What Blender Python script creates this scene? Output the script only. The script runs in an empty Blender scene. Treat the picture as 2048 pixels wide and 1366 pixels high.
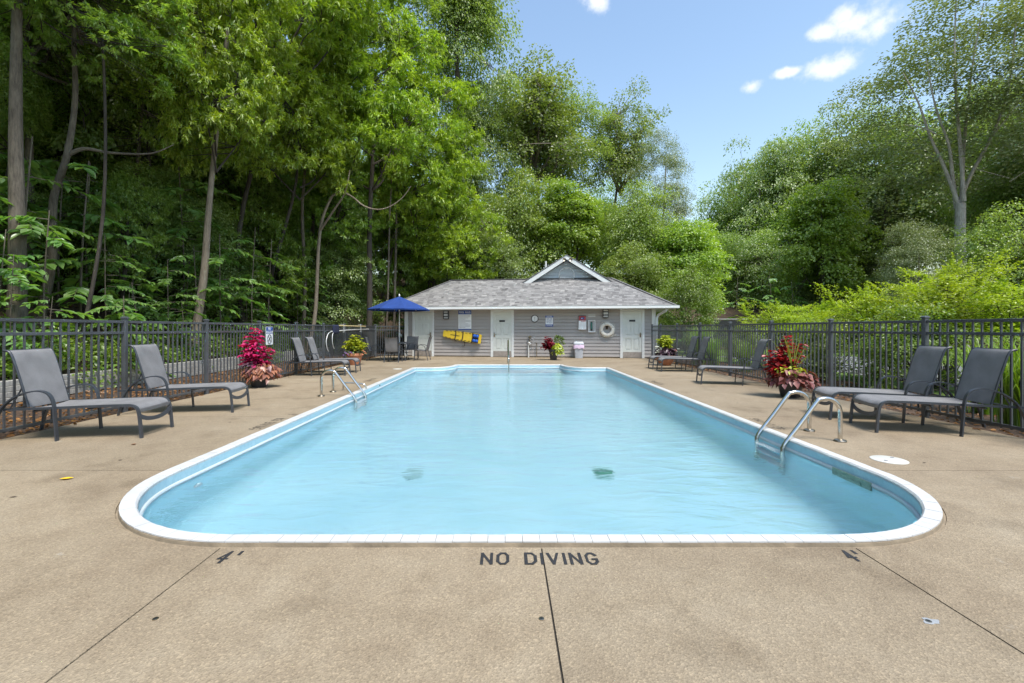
import bpy, bmesh, math, random
import numpy as np
from mathutils import Vector, Matrix

# ------------------------------------------------------------------ camera, light, exposure
F, CX, CY, CAMH = 910.0, 1012.0, 657.0, 1.30      # photograph: focal length and vanishing point in its pixels
scene = bpy.context.scene
cam_data = bpy.data.cameras.new('camera')
cam = bpy.data.objects.new('camera', cam_data)
scene.collection.objects.link(cam)
cam.location = (0, 0, CAMH)
cam.rotation_euler = (math.radians(90), 0, 0)
cam_data.sensor_width = 36.0
cam_data.lens = 36.0 * F / 2048.0
cam_data.shift_x = 12.0 / 2048.0
cam_data.shift_y = -26.0 / 2048.0
cam_data.clip_start = 0.05
cam_data.clip_end = 2000
scene.camera = cam
scene.view_settings.view_transform = 'Standard'
scene.view_settings.look = 'None'
scene.view_settings.gamma = 1.0
scene.view_settings.use_curve_mapping = False
scene.view_settings.exposure = 0.85
scene.cycles.use_denoising = True
scene.cycles.max_bounces = 8
scene.cycles.diffuse_bounces = 4
scene.cycles.glossy_bounces = 3
scene.cycles.transmission_bounces = 6
scene.cycles.caustics_refractive = True
scene.cycles.caustics_reflective = True

SUN_EL, SUN_AZ = math.radians(63), math.radians(146)      # azimuth from +Y clockwise: high on the right, a little behind the camera
SUN_DIR = Vector((math.sin(SUN_AZ) * math.cos(SUN_EL), math.cos(SUN_AZ) * math.cos(SUN_EL), math.sin(SUN_EL)))
sun_data = bpy.data.lights.new('sun', 'SUN')
sun_data.energy = 3.0
sun_data.angle = math.radians(18)
sun_data.color = (1.0, 0.955, 0.88)
sun = bpy.data.objects.new('sun', sun_data)
scene.collection.objects.link(sun)
sun.location = SUN_DIR * 60
sun.rotation_euler = SUN_DIR.to_track_quat('Z', 'Y').to_euler()

world = bpy.data.worlds.new("World")
scene.world = world
world.use_nodes = True
wn, wl = world.node_tree.nodes, world.node_tree.links
wn.clear()
w_out = wn.new('ShaderNodeOutputWorld')
w_bg = wn.new('ShaderNodeBackground')
w_bg.inputs['Strength'].default_value = 0.132
w_sky = wn.new('ShaderNodeTexSky')
w_sky.sky_type = 'NISHITA'
w_sky.sun_disc = False
w_sky.sun_elevation = SUN_EL
w_sky.sun_rotation = SUN_AZ
w_sky.altitude = 200
w_sky.air_density = 1.55
w_sky.dust_density = 0.7
w_sky.ozone_density = 1.2
w_tc = wn.new('ShaderNodeTexCoord')
w_noise = wn.new('ShaderNodeTexNoise')
w_noise.inputs['Scale'].default_value = 26.0
w_noise.inputs['Detail'].default_value = 7.0
w_noise.inputs['Roughness'].default_value = 0.58
wl.new(w_tc.outputs['Generated'], w_noise.inputs['Vector'])
_rc = random.Random(5)
clouds = []       # (direction, half width, half height) of small fair-weather clouds
for px, py, w, h in ((1728, 38, 124, 46), (1757, 50, 74, 50), (1690, 30, 50, 34), (1652, 66, 56, 32), (1664, 133, 96, 44), (1682, 124, 70, 40), (1572, 145, 54, 20),
                     (1503, 173, 50, 30), (1190, 6, 60, 44)):
    clouds.append((Vector(((px - CX) / F, 1, (CY - py) / F)).normalized(), .78 * w / 2 / F, .74 * h / 2 / F))
for k in range(14):
    a = math.radians(_rc.uniform(75, 285)); e = math.radians(_rc.uniform(28, 70))
    s = _rc.uniform(.03, .09)
    clouds.append((Vector((math.sin(a) * math.cos(e), math.cos(a) * math.cos(e), math.sin(e))), s, s * .45))
acc = None
for c, hw, hh in clouds:
    sub = wn.new('ShaderNodeVectorMath'); sub.operation = 'SUBTRACT'
    wl.new(w_tc.outputs['Generated'], sub.inputs[0]); sub.inputs[1].default_value = c
    mul = wn.new('ShaderNodeVectorMath'); mul.operation = 'MULTIPLY'
    wl.new(sub.outputs[0], mul.inputs[0]); mul.inputs[1].default_value = (1 / hw, 1 / hw, 1 / hh)
    ln = wn.new('ShaderNodeVectorMath'); ln.operation = 'LENGTH'
    wl.new(mul.outputs[0], ln.inputs[0])
    if acc is None:
        acc = ln.outputs['Value']
    else:
        mn = wn.new('ShaderNodeMath'); mn.operation = 'MINIMUM'
        wl.new(acc, mn.inputs[0]); wl.new(ln.outputs['Value'], mn.inputs[1])
        acc = mn.outputs[0]
nm = wn.new('ShaderNodeMath'); nm.operation = 'MULTIPLY_ADD'
wl.new(w_noise.outputs['Fac'], nm.inputs[0]); nm.inputs[1].default_value = 2.6
nm.inputs[2].default_value = -1.3
ad = wn.new('ShaderNodeMath'); ad.operation = 'ADD'
wl.new(acc, ad.inputs[0]); wl.new(nm.outputs[0], ad.inputs[1])
mr = wn.new('ShaderNodeMapRange'); mr.interpolation_type = 'SMOOTHSTEP'
wl.new(ad.outputs[0], mr.inputs['Value'])
mr.inputs['From Min'].default_value = 1.15; mr.inputs['From Max'].default_value = 0.05
mr.inputs['To Min'].default_value = 0.0; mr.inputs['To Max'].default_value = 0.86
w_mix = wn.new('ShaderNodeMix'); w_mix.data_type = 'RGBA'
wl.new(mr.outputs['Result'], w_mix.inputs['Factor'])
wl.new(w_sky.outputs[0], w_mix.inputs['A'])
w_mix.inputs['B'].default_value = (5.0, 5.1, 5.3, 1)
wl.new(w_mix.outputs['Result'], w_bg.inputs['Color'])
wl.new(w_bg.outputs[0], w_out.inputs['Surface'])

# ------------------------------------------------------------------ helpers
COL = scene.collection
PI = math.pi
rnd = random.Random(11)


def at(px, py, d):
    """point seen at photograph pixel (px, py), d metres away along the view axis"""
    return Vector(((px - CX) / F * d, d, CAMH - (py - CY) / F * d))


def ground(px, py, z=0.0):
    d = (CAMH - z) * F / (py - CY)
    return Vector(((px - CX) / F * d, d, z))


def tag(o, label=None, cat=None, group=None, kind=None):
    if label: o['label'] = label
    if cat: o['category'] = cat
    if group: o['group'] = group
    if kind: o['kind'] = kind
    return o


def thing(name, label, cat, loc=(0, 0, 0), rz=0.0, group=None):
    o = bpy.data.objects.new(name, None)
    o.empty_display_size = .2
    COL.objects.link(o)
    o.location = loc
    o.rotation_euler = (0, 0, rz)
    return tag(o, label, cat, group)


def link(name, mesh, parent=None, loc=None, rot=None, scale=None):
    o = bpy.data.objects.new(name, mesh)
    COL.objects.link(o)
    if parent: o.parent = parent
    if loc is not None: o.location = loc
    if rot is not None: o.rotation_euler = rot
    if scale is not None: o.scale = scale
    return o


def kids(o):
    return [c for c in bpy.data.objects if c.parent == o]


def copy_tree(o, parent=None):
    c = o.copy(); COL.objects.link(c)
    c.parent = parent
    for ch in o.children: copy_tree(ch, c)
    return c


class MB:
    def __init__(s):
        s.v = []; s.f = []; s.sm = []

    def add(s, vs, fs, smooth=False):
        b = len(s.v)
        s.v += [tuple(p) for p in vs]
        s.f += [tuple(i + b for i in f) for f in fs]
        s.sm += [smooth] * len(fs)
        return s

    def box(s, x0, x1, y0, y1, z0, z1, bev=0.0):
        if bev <= 0:
            vs = [(x, y, z) for z in (z0, z1) for y in (y0, y1) for x in (x0, x1)]
            return s.add(vs, [(0, 2, 3, 1), (4, 5, 7, 6), (0, 1, 5, 4), (2, 6, 7, 3), (0, 4, 6, 2), (1, 3, 7, 5)])
        bm = bmesh.new()
        bmesh.ops.create_cube(bm, size=1.0)
        for v in bm.verts:
            v.co = Vector(((x0 + x1) / 2 + v.co.x * (x1 - x0), (y0 + y1) / 2 + v.co.y * (y1 - y0), (z0 + z1) / 2 + v.co.z * (z1 - z0)))
        bmesh.ops.bevel(bm, geom=bm.edges[:], offset=bev, segments=1, affect='EDGES')
        bm.verts.index_update()
        s.add([v.co[:] for v in bm.verts], [[v.index for v in f.verts] for f in bm.faces])
        bm.free()
        return s

    def prism(s, poly, z0, z1, axis='z'):
        n = len(poly)

        def P(p, h):
            if axis == 'z': return (p[0], p[1], h)
            if axis == 'y': return (p[0], h, p[1])
            return (h, p[0], p[1])
        vs = [P(p, z0) for p in poly] + [P(p, z1) for p in poly]
        fs = [tuple(range(n - 1, -1, -1)), tuple(range(n, 2 * n))]
        fs += [(i, (i + 1) % n, n + (i + 1) % n, n + i) for i in range(n)]
        return s.add(vs, fs)

    def tube(s, path, r, n=8, caps=True, flat=None, up=None):
        """sweep a circle (or a flat bar: flat=(half width, half thickness), width along up) along path"""
        path = [Vector(p) for p in path]
        m = len(path)
        rs = r if isinstance(r, (list, tuple)) else [r] * m
        tang = []
        for i in range(m):
            t = (path[min(i + 1, m - 1)] - path[max(i - 1, 0)])
            tang.append(t.normalized() if t.length > 1e-9 else Vector((0, 0, 1)))
        ref = Vector(up) if up else (Vector((0, 0, 1)) if abs(tang[0].z) < .9 else Vector((1, 0, 0)))
        vs = []
        nrm = None
        for i in range(m):
            t = tang[i]
            if nrm is None or up:
                nrm = (ref - t * ref.dot(t)).normalized()
            else:
                nrm = (nrm - t * nrm.dot(t)).normalized()
            bi = t.cross(nrm)
            if flat:
                hw, ht = flat
                for a, b in ((1, 1), (-1, 1), (-1, -1), (1, -1)):
                    vs.append(path[i] + nrm * hw * a + bi * ht * b)
            else:
                for k in range(n):
                    a = 2 * PI * k / n
                    vs.append(path[i] + (nrm * math.cos(a) + bi * math.sin(a)) * rs[i])
        if flat: n = 4
        fs = []
        for i in range(m - 1):
            for k in range(n):
                a, b = i * n + k, i * n + (k + 1) % n
                fs.append((a, b, b + n, a + n))
        if caps:
            fs.append(tuple(range(n - 1, -1, -1)))
            fs.append(tuple((m - 1) * n + k for k in range(n)))
        return s.add(vs, fs, smooth=not flat)

    def lathe(s, prof, n=24, center=(0, 0, 0), axis='z', smooth=True, caps=True):
        cx, cy, cz = center
        vs = []
        for r, h in prof:
            for k in range(n):
                a = 2 * PI * k / n
                if axis == 'z': vs.append((cx + r * math.cos(a), cy + r * math.sin(a), cz + h))
                elif axis == 'y': vs.append((cx + r * math.cos(a), cy + h, cz + r * math.sin(a)))
                else: vs.append((cx + h, cy + r * math.cos(a), cz + r * math.sin(a)))
        fs = []
        for i in range(len(prof) - 1):
            for k in range(n):
                a, b = i * n + k, i * n + (k + 1) % n
                fs.append((a, b, b + n, a + n))
        if caps:
            fs.append(tuple(range(n - 1, -1, -1)))
            fs.append(tuple((len(prof) - 1) * n + k for k in range(n)))
        return s.add(vs, fs, smooth=smooth)

    def mesh(s, name, mat):
        me = bpy.data.meshes.new(name)
        me.from_pydata(s.v, [], s.f)
        me.polygons.foreach_set('use_smooth', s.sm)
        bm = bmesh.new(); bm.from_mesh(me)
        bmesh.ops.recalc_face_normals(bm, faces=bm.faces[:])
        bm.to_mesh(me); bm.free()
        if any(s.sm): 
            try: me.set_sharp_from_angle(angle=math.radians(45))
            except Exception: pass
        me.materials.append(mat)
        me.update()
        return me

    def build(s, name, mat, parent=None, loc=None, rot=None):
        return link(name, s.mesh(name, mat), parent, loc, rot)


def curve_pts(pts, n=6):
    """Catmull-Rom through pts"""
    pts = [Vector(p) for p in pts]
    out = []
    for i in range(len(pts) - 1):
        p0, p1, p2, p3 = pts[max(i - 1, 0)], pts[i], pts[i + 1], pts[min(i + 2, len(pts) - 1)]
        for k in range(n):
            t = k / n
            out.append(.5 * ((2 * p1) + (p2 - p0) * t + (2 * p0 - 5 * p1 + 4 * p2 - p3) * t * t + (3 * p1 - p0 - 3 * p2 + p3) * t ** 3))
    out.append(pts[-1])
    return out


def text_mesh(body, size, mat, width=None, name='lettering'):
    cu = bpy.data.curves.new('tmp', 'FONT')
    cu.body = body; cu.size = size; cu.align_x = 'CENTER'; cu.align_y = 'CENTER'; cu.resolution_u = 3
    cu.extrude = .0008; cu.offset = size * .012
    ob = bpy.data.objects.new('tmp', cu); COL.objects.link(ob)
    bpy.context.view_layer.update()
    dg = bpy.context.evaluated_depsgraph_get()
    me = bpy.data.meshes.new_from_object(ob.evaluated_get(dg))
    bpy.data.objects.remove(ob); bpy.data.curves.remove(cu)
    me.name = name
    if width:
        xs = [v.co.x for v in me.vertices]
        k = width / (max(xs) - min(xs))
        for v in me.vertices: v.co.x *= k
    me.materials.clear(); me.materials.append(mat)
    return me


# ------------------------------------------------------------------ materials
def new_mat(name):
    m = bpy.data.materials.new(name); m.use_nodes = True
    n = m.node_tree.nodes; l = m.node_tree.links
    return m, n, l, n['Principled BSDF']


def ramp(n, stops):
    r = n.new('ShaderNodeValToRGB')
    e = r.color_ramp.elements
    while len(e) < len(stops): e.new(.5)
    for el, (p, c) in zip(e, stops):
        el.position = p; el.color = (c[0], c[1], c[2], 1)
    return r


def plain(name, col, rough=.5, metal=0.0, var=.12, scale=6.0, bump=0.0, bscale=80.0, spec=.5, coat=0.0):
    """a painted / moulded surface: base colour with soft uneven wear and fine relief"""
    m, n, l, b = new_mat(name)
    tc = n.new('ShaderNodeTexCoord')
    nz = n.new('ShaderNodeTexNoise'); nz.inputs['Scale'].default_value = scale; nz.inputs['Detail'].default_value = 5
    l.new(tc.outputs['Object'], nz.inputs['Vector'])
    r = ramp(n, [(.3, [c * (1 - var) for c in col]), (.7, [min(1, c * (1 + var)) for c in col])])
    l.new(nz.outputs['Fac'], r.inputs['Fac'])
    l.new(r.outputs['Color'], b.inputs['Base Color'])
    b.inputs['Roughness'].default_value = rough
    b.inputs['Metallic'].default_value = metal
    b.inputs['Specular IOR Level'].default_value = spec
    b.inputs['Coat Weight'].default_value = coat
    if bump:
        nb = n.new('ShaderNodeTexNoise'); nb.inputs['Scale'].default_value = bscale; nb.inputs['Detail'].default_value = 3
        l.new(tc.outputs['Object'], nb.inputs['Vector'])
        bp = n.new('ShaderNodeBump'); bp.inputs['Strength'].default_value = bump; bp.inputs['Distance'].default_value = .01
        l.new(nb.outputs['Fac'], bp.inputs['Height']); l.new(bp.outputs[0], b.inputs['Normal'])
    return m


def leaf_mat(name, c1, c2, trans=.35, gloss=.06, rough=.45):
    m, n, l, b = new_mat(name)
    n.remove(b)
    at_ = n.new('ShaderNodeAttribute'); at_.attribute_name = 'tint'
    r = ramp(n, [(0, c1), (1, c2)])
    l.new(at_.outputs['Fac'], r.inputs['Fac'])
    oi = n.new('ShaderNodeObjectInfo')
    hs = n.new('ShaderNodeHueSaturation')
    h_ = n.new('ShaderNodeMapRange'); h_.inputs['To Min'].default_value = .494; h_.inputs['To Max'].default_value = .506
    v_ = n.new('ShaderNodeMapRange'); v_.inputs['To Min'].default_value = .85; v_.inputs['To Max'].default_value = 1.15
    l.new(oi.outputs['Random'], h_.inputs['Value']); l.new(oi.outputs['Random'], v_.inputs['Value'])
    l.new(h_.outputs[0], hs.inputs['Hue']); l.new(v_.outputs[0], hs.inputs['Value'])
    l.new(r.outputs['Color'], hs.inputs['Color'])
    d = n.new('ShaderNodeBsdfDiffuse'); l.new(hs.outputs[0], d.inputs['Color'])
    t = n.new('ShaderNodeBsdfTranslucent')
    tm = n.new('ShaderNodeMix'); tm.data_type = 'RGBA'; tm.blend_type = 'MULTIPLY'; tm.inputs['Factor'].default_value = 1
    l.new(hs.outputs[0], tm.inputs['A']); tm.inputs['B'].default_value = (1.25, 1.3, .5, 1)
    l.new(tm.outputs['Result'], t.inputs['Color'])
    mx = n.new('ShaderNodeMixShader'); mx.inputs[0].default_value = trans
    l.new(d.outputs[0], mx.inputs[1]); l.new(t.outputs[0], mx.inputs[2])
    g = n.new('ShaderNodeBsdfGlossy'); g.inputs['Roughness'].default_value = rough; g.inputs['Color'].default_value = (1, 1, 1, 1)
    mg = n.new('ShaderNodeMixShader'); mg.inputs[0].default_value = gloss
    l.new(mx.outputs[0], mg.inputs[1]); l.new(g.outputs[0], mg.inputs[2])
    l.new(mg.outputs[0], n['Material Output'].inputs['Surface'])
    return m


def bark_mat(name, c1, c2, sc=9.0):
    m, n, l, b = new_mat(name)
    tc = n.new('ShaderNodeTexCoord')
    mp = n.new('ShaderNodeMapping'); mp.inputs['Scale'].default_value = (1, 1, .16)
    l.new(tc.outputs['Object'], mp.inputs['Vector'])
    nz = n.new('ShaderNodeTexNoise'); nz.inputs['Scale'].default_value = sc * 3; nz.inputs['Detail'].default_value = 8; nz.inputs['Roughness'].default_value = .7
    l.new(mp.outputs[0], nz.inputs['Vector'])
    nb = n.new('ShaderNodeTexNoise'); nb.inputs['Scale'].default_value = 1.3
    l.new(tc.outputs['Object'], nb.inputs['Vector'])
    ad_ = n.new('ShaderNodeMath'); ad_.operation = 'MULTIPLY_ADD'; ad_.inputs[1].default_value = .6
    l.new(nb.outputs['Fac'], ad_.inputs[0]); l.new(nz.outputs['Fac'], ad_.inputs[2])
    r = ramp(n, [(.55, c1), (1.0, c2)])
    l.new(ad_.outputs[0], r.inputs['Fac']); l.new(r.outputs['Color'], b.inputs['Base Color'])
    b.inputs['Roughness'].default_value = .9
    bp = n.new('ShaderNodeBump'); bp.inputs['Strength'].default_value = .9; bp.inputs['Distance'].default_value = .03
    l.new(nz.outputs['Fac'], bp.inputs['Height']); l.new(bp.outputs[0], b.inputs['Normal'])
    return m


M = {}
M['frame'] = plain('dark_bronze_paint', (.042, .048, .058), .38, 0, .15, 9, .05, 300, .6)
M['fence'] = plain('dark_fence_paint', (.075, .081, .09), .30, 0, .18, 3, .06, 260, .6)
M['white'] = plain('white_trim_paint', (.66, .67, .66), .45, 0, .05, 2.5, .04, 150)
M['door'] = plain('white_door_paint', (.62, .64, .60), .4, 0, .05, 2.2, .03, 120)
M['siding'] = plain('grey_vinyl_siding', (.355, .325, .305), .5, 0, .06, 1.6, .08, 60)
M['siding_blue'] = plain('blue_grey_siding', (.46, .50, .53), .5, 0, .06, 1.6, .08, 60)
M['kick'] = plain('stained_kick_plate', (.33, .29, .26), .5, .3, .18, 9, .05, 120)
M['chrome'] = plain('stainless_steel', (.62, .60, .56), .16, 1.0, .08, 14, .015, 200)
M['dullsteel'] = plain('weathered_steel', (.36, .31, .24), .35, 1.0, .25, 22, .04, 160)
M['blue'] = plain('blue_print', (.02, .07, .30), .5, 0, .06)
M['signwhite'] = plain('white_print', (.78, .79, .80), .4, 0, .04)
M['ink'] = plain('grey_ink', (.22, .22, .24), .6, 0, .05)
M['black'] = plain('black_plastic', (.018, .018, .02), .45, 0, .2, 12, .05)
M['lampglass'] = plain('frosted_lamp_glass', (.55, .56, .56), .3, 0, .08)
M['canvas'] = plain('blue_canvas', (.010, .045, .21), .85, 0, .14, 4, .15, 400)
M['polewhite'] = plain('pale_aluminium', (.66, .66, .64), .4, .2, .06)
M['terracotta'] = plain('terracotta_clay', (.42, .17, .085), .8, 0, .16, 8, .1, 90)
M['darkpot'] = plain('dark_glazed_pot', (.035, .034, .037), .4, 0, .2, 8, .05)
M['soil'] = plain('potting_soil', (.025, .018, .012), .95, 0, .4, 40, .4, 90)
M['yellow'] = plain('yellow_board_plastic', (.72, .50, .035), .45, 0, .09, 5, .04)
M['strap'] = plain('dark_webbing', (.05, .035, .02), .8, 0, .2, 20, .1)
M['bluefoam'] = plain('blue_foam', (.015, .10, .45), .7, 0, .2, 15, .1)
M['ring'] = plain('white_life_ring', (.72, .68, .60), .55, 0, .1, 5, .06)
M['bin'] = plain('grey_bin_plastic', (.46, .48, .52), .45, 0, .06, 4, .03)
M['bag'] = plain('pinkish_bin_liner', (.62, .47, .62), .35, 0, .15, 9, .4, 20)
M['red'] = plain('red_print', (.42, .05, .05), .5, 0, .1)
M['steelgrey'] = plain('grey_metal_box', (.42, .43, .44), .4, .3, .1, 8, .03)
M['lid'] = plain('white_plastic_lid', (.58, .57, .52), .45, 0, .06, 8, .05)
M['paint'] = plain('black_deck_paint', (.022, .022, .024), .7, 0, .3, 30, .15, 200)
M['coping'] = plain('white_coping', (.57, .565, .555), .42, 0, .075, 7, .05, 200)
M['bullnose'] = plain('white_vinyl_track', (.48, .53, .56), .35, 0, .05, 4, .02)
M['timber'] = None
M['skimmer'] = plain('greenish_skimmer_plate', (.21, .30, .24), .4, .4, .2, 20, .05)
M['drain'] = plain('pale_drain_grate', (.26, .44, .47), .5, 0, .1)
M['drain_green'] = plain('green_drain_grate', (.05, .24, .19), .5, 0, .15)
M['palepole'] = plain('yellowed_pole', (.55, .44, .22), .5, .1, .15)
M['net'] = plain('dark_blue_net', (.015, .02, .05), .9, 0, .3, 30, .3)


def sling_mat():
    m, n, l, b = new_mat('woven_grey_sling')
    tc = n.new('ShaderNodeTexCoord')
    w1 = n.new('ShaderNodeTexWave'); w1.wave_type = 'BANDS'; w1.bands_direction = 'X'; w1.inputs['Scale'].default_value = 90; w1.inputs['Distortion'].default_value = 1.2
    w2 = n.new('ShaderNodeTexWave'); w2.wave_type = 'BANDS'; w2.bands_direction = 'Y'; w2.inputs['Scale'].default_value = 90; w2.inputs['Distortion'].default_value = 1.2
    nz = n.new('ShaderNodeTexNoise'); nz.inputs['Scale'].default_value = 5; nz.inputs['Detail'].default_value = 6
    for x in (w1, w2, nz): l.new(tc.outputs['Object'], x.inputs['Vector'])
    ad_ = n.new('ShaderNodeMath'); ad_.operation = 'ADD'
    l.new(w1.outputs['Fac'], ad_.inputs[0]); l.new(w2.outputs['Fac'], ad_.inputs[1])
    m2 = n.new('ShaderNodeMath'); m2.operation = 'MULTIPLY_ADD'; m2.inputs[1].default_value = .22
    l.new(ad_.outputs[0], m2.inputs[0]); l.new(nz.outputs['Fac'], m2.inputs[2])
    r = ramp(n, [(.3, (.135, .131, .133)), (1.0, (.25, .243, .245))])
    l.new(m2.outputs[0], r.inputs['Fac']); l.new(r.outputs['Color'], b.inputs['Base Color'])
    b.inputs['Roughness'].default_value = .62
    bp = n.new('ShaderNodeBump'); bp.inputs['Strength'].default_value = .25; bp.inputs['Distance'].default_value = .002
    l.new(ad_.outputs[0], bp.inputs['Height']); l.new(bp.outputs[0], b.inputs['Normal'])
    return m


M['sling'] = sling_mat()


def deck_mat():
    m, n, l, b = new_mat('tan_exposed_aggregate')
    g = n.new('ShaderNodeNewGeometry')
    pos = g.outputs['Position']

    def noise(sc, det, rough=.55):
        x = n.new('ShaderNodeTexNoise'); x.inputs['Scale'].default_value = sc; x.inputs['Detail'].default_value = det; x.inputs['Roughness'].default_value = rough
        l.new(pos, x.inputs['Vector']); return x
    big = noise(.55, 6, .6)
    mid = noise(4.5, 6, .65)
    r1 = ramp(n, [(.28, (.228, .177, .120)), (.5, (.288, .231, .160)), (.72, (.331, .274, .197))])
    mxn = n.new('ShaderNodeMath'); mxn.operation = 'MULTIPLY_ADD'; mxn.inputs[1].default_value = .45
    sb = n.new('ShaderNodeMath'); sb.operation = 'SUBTRACT'; sb.inputs[1].default_value = .5
    l.new(mid.outputs['Fac'], sb.inputs[0]); l.new(sb.outputs[0], mxn.inputs[0]); l.new(big.outputs['Fac'], mxn.inputs[2])
    l.new(mxn.outputs[0], r1.inputs['Fac'])
    vo = n.new('ShaderNodeTexVoronoi'); vo.inputs['Scale'].default_value = 125; l.new(pos, vo.inputs['Vector'])
    sp = ramp(n, [(0, (.42, .40, .38)), (.22, (.72, .70, .66)), (.55, (.98, .97, .96)), (.82, (1.1, 1.08, 1.02)), (1, (1.75, 1.7, 1.6))])
    sx = n.new('ShaderNodeSeparateColor'); l.new(vo.outputs['Color'], sx.inputs[0]); l.new(sx.outputs[0], sp.inputs['Fac'])
    mm = n.new('ShaderNodeMix'); mm.data_type = 'RGBA'; mm.blend_type = 'MULTIPLY'; mm.inputs['Factor'].default_value = .38
    l.new(r1.outputs['Color'], mm.inputs['A']); l.new(sp.outputs['Color'], mm.inputs['B'])
    st = noise(1.7, 4, .5)
    sr = ramp(n, [(.56, (1, 1, 1)), (.74, (.72, .70, .68))])
    l.new(st.outputs['Fac'], sr.inputs['Fac'])
    m2 = n.new('ShaderNodeMix'); m2.data_type = 'RGBA'; m2.blend_type = 'MULTIPLY'; m2.inputs['Factor'].default_value = 1
    l.new(mm.outputs['Result'], m2.inputs['A']); l.new(sr.outputs['Color'], m2.inputs['B'])
    pl_ = noise(2.6, 6, .7); pr_ = ramp(n, [(.66, (0, 0, 0)), (.72, (.55, .55, .55))]); l.new(pl_.outputs['Fac'], pr_.inputs['Fac'])
    pm_ = n.new('ShaderNodeMix'); pm_.data_type = 'RGBA'; l.new(pr_.outputs['Color'], pm_.inputs['Factor']); l.new(m2.outputs['Result'], pm_.inputs['A']); pm_.inputs['B'].default_value = (.37, .335, .285, 1)
    m3 = n.new('ShaderNodeMix'); m3.data_type = 'RGBA'; m3.blend_type = 'MULTIPLY'; m3.inputs['Factor'].default_value = 1
    l.new(pm_.outputs['Result'], m3.inputs['A']); oi_ = n.new('ShaderNodeObjectInfo'); sv_ = ramp(n, [(0, (.90, .90, .90)), (1, (1.04, 1.03, 1.02))]); l.new(oi_.outputs['Random'], sv_.inputs['Fac']); l.new(sv_.outputs['Color'], m3.inputs['B'])
    l.new(m3.outputs['Result'], b.inputs['Base Color'])
    b.inputs['Roughness'].default_value = .82
    b.inputs['Specular IOR Level'].default_value = .3
    bp = n.new('ShaderNodeBump'); bp.inputs['Strength'].default_value = .55; bp.inputs['Distance'].default_value = .004
    l.new(vo.outputs['Distance'], bp.inputs['Height'])
    bp2 = n.new('ShaderNodeBump'); bp2.inputs['Strength'].default_value = .25; bp2.inputs['Distance'].default_value = .02
    l.new(mid.outputs['Fac'], bp2.inputs['Height']); l.new(bp.outputs[0], bp2.inputs['Normal'])
    l.new(bp2.outputs[0], b.inputs['Normal'])
    return m


M['deck'] = deck_mat()
M['joint'] = plain('dark_joint_filler', (.035, .03, .024), .95, 0, .4, 12, .3)
M['lip'] = plain('stained_concrete_lip', (.24, .19, .13), .9, 0, .25, 9, .3, 60)


def ground_mat(name, stops, sc=3.0, fine=40.0, bump=.6):
    m, n, l, b = new_mat(name)
    g = n.new('ShaderNodeNewGeometry')
    a = n.new('ShaderNodeTexNoise'); a.inputs['Scale'].default_value = sc; a.inputs['Detail'].default_value = 8; a.inputs['Roughness'].default_value = .7
    v = n.new('ShaderNodeTexVoronoi'); v.inputs['Scale'].default_value = fine
    l.new(g.outputs['Position'], a.inputs['Vector']); l.new(g.outputs['Position'], v.inputs['Vector'])
    sc_ = n.new('ShaderNodeSeparateColor'); l.new(v.outputs['Color'], sc_.inputs[0])
    k = n.new('ShaderNodeMath'); k.operation = 'MULTIPLY_ADD'; k.inputs[1].default_value = .5
    h = n.new('ShaderNodeMath'); h.operation = 'MULTIPLY'; h.inputs[1].default_value = .5
    l.new(a.outputs['Fac'], h.inputs[0]); l.new(sc_.outputs[0], k.inputs[0]); l.new(h.outputs[0], k.inputs[2])
    r = ramp(n, stops); l.new(k.outputs[0], r.inputs['Fac']); l.new(r.outputs['Color'], b.inputs['Base Color'])
    b.inputs['Roughness'].default_value = .95
    bp = n.new('ShaderNodeBump'); bp.inputs['Strength'].default_value = bump; bp.inputs['Distance'].default_value = .03
    l.new(k.outputs[0], bp.inputs['Height']); l.new(bp.outputs[0], b.inputs['Normal'])
    return m


M['litter'] = ground_mat('leaf_litter', [(.15, (.015, .011, .008)), (.5, (.055, .036, .020)), (.85, (.13, .080, .045))], 1.2, 14)
M['mulch'] = ground_mat('bark_mulch', [(.15, (.018, .012, .009)), (.5, (.065, .038, .024)), (.85, (.15, .088, .05))], 3, 38)
M['lawn'] = ground_mat('mown_lawn', [(.15, (.05, .09, .012)), (.5, (.10, .17, .025)), (.85, (.16, .23, .04))], .9, 60, .4)
M['asphalt'] = ground_mat('grey_asphalt', [(.15, (.11, .11, .115)), (.5, (.17, .17, .175)), (.85, (.24, .24, .245))], 1.5, 70, .3)
M['timber'] = bark_mat('weathered_timber', (.22, .20, .175), (.46, .44, .40), 5)
# ------------------------------------------------------------------ pool outline
XL, XR, YF, YB, YS = -3.05, 3.355, 2.72, 14.88, 16.1
RL, RR = 1.37, 1.30


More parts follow.
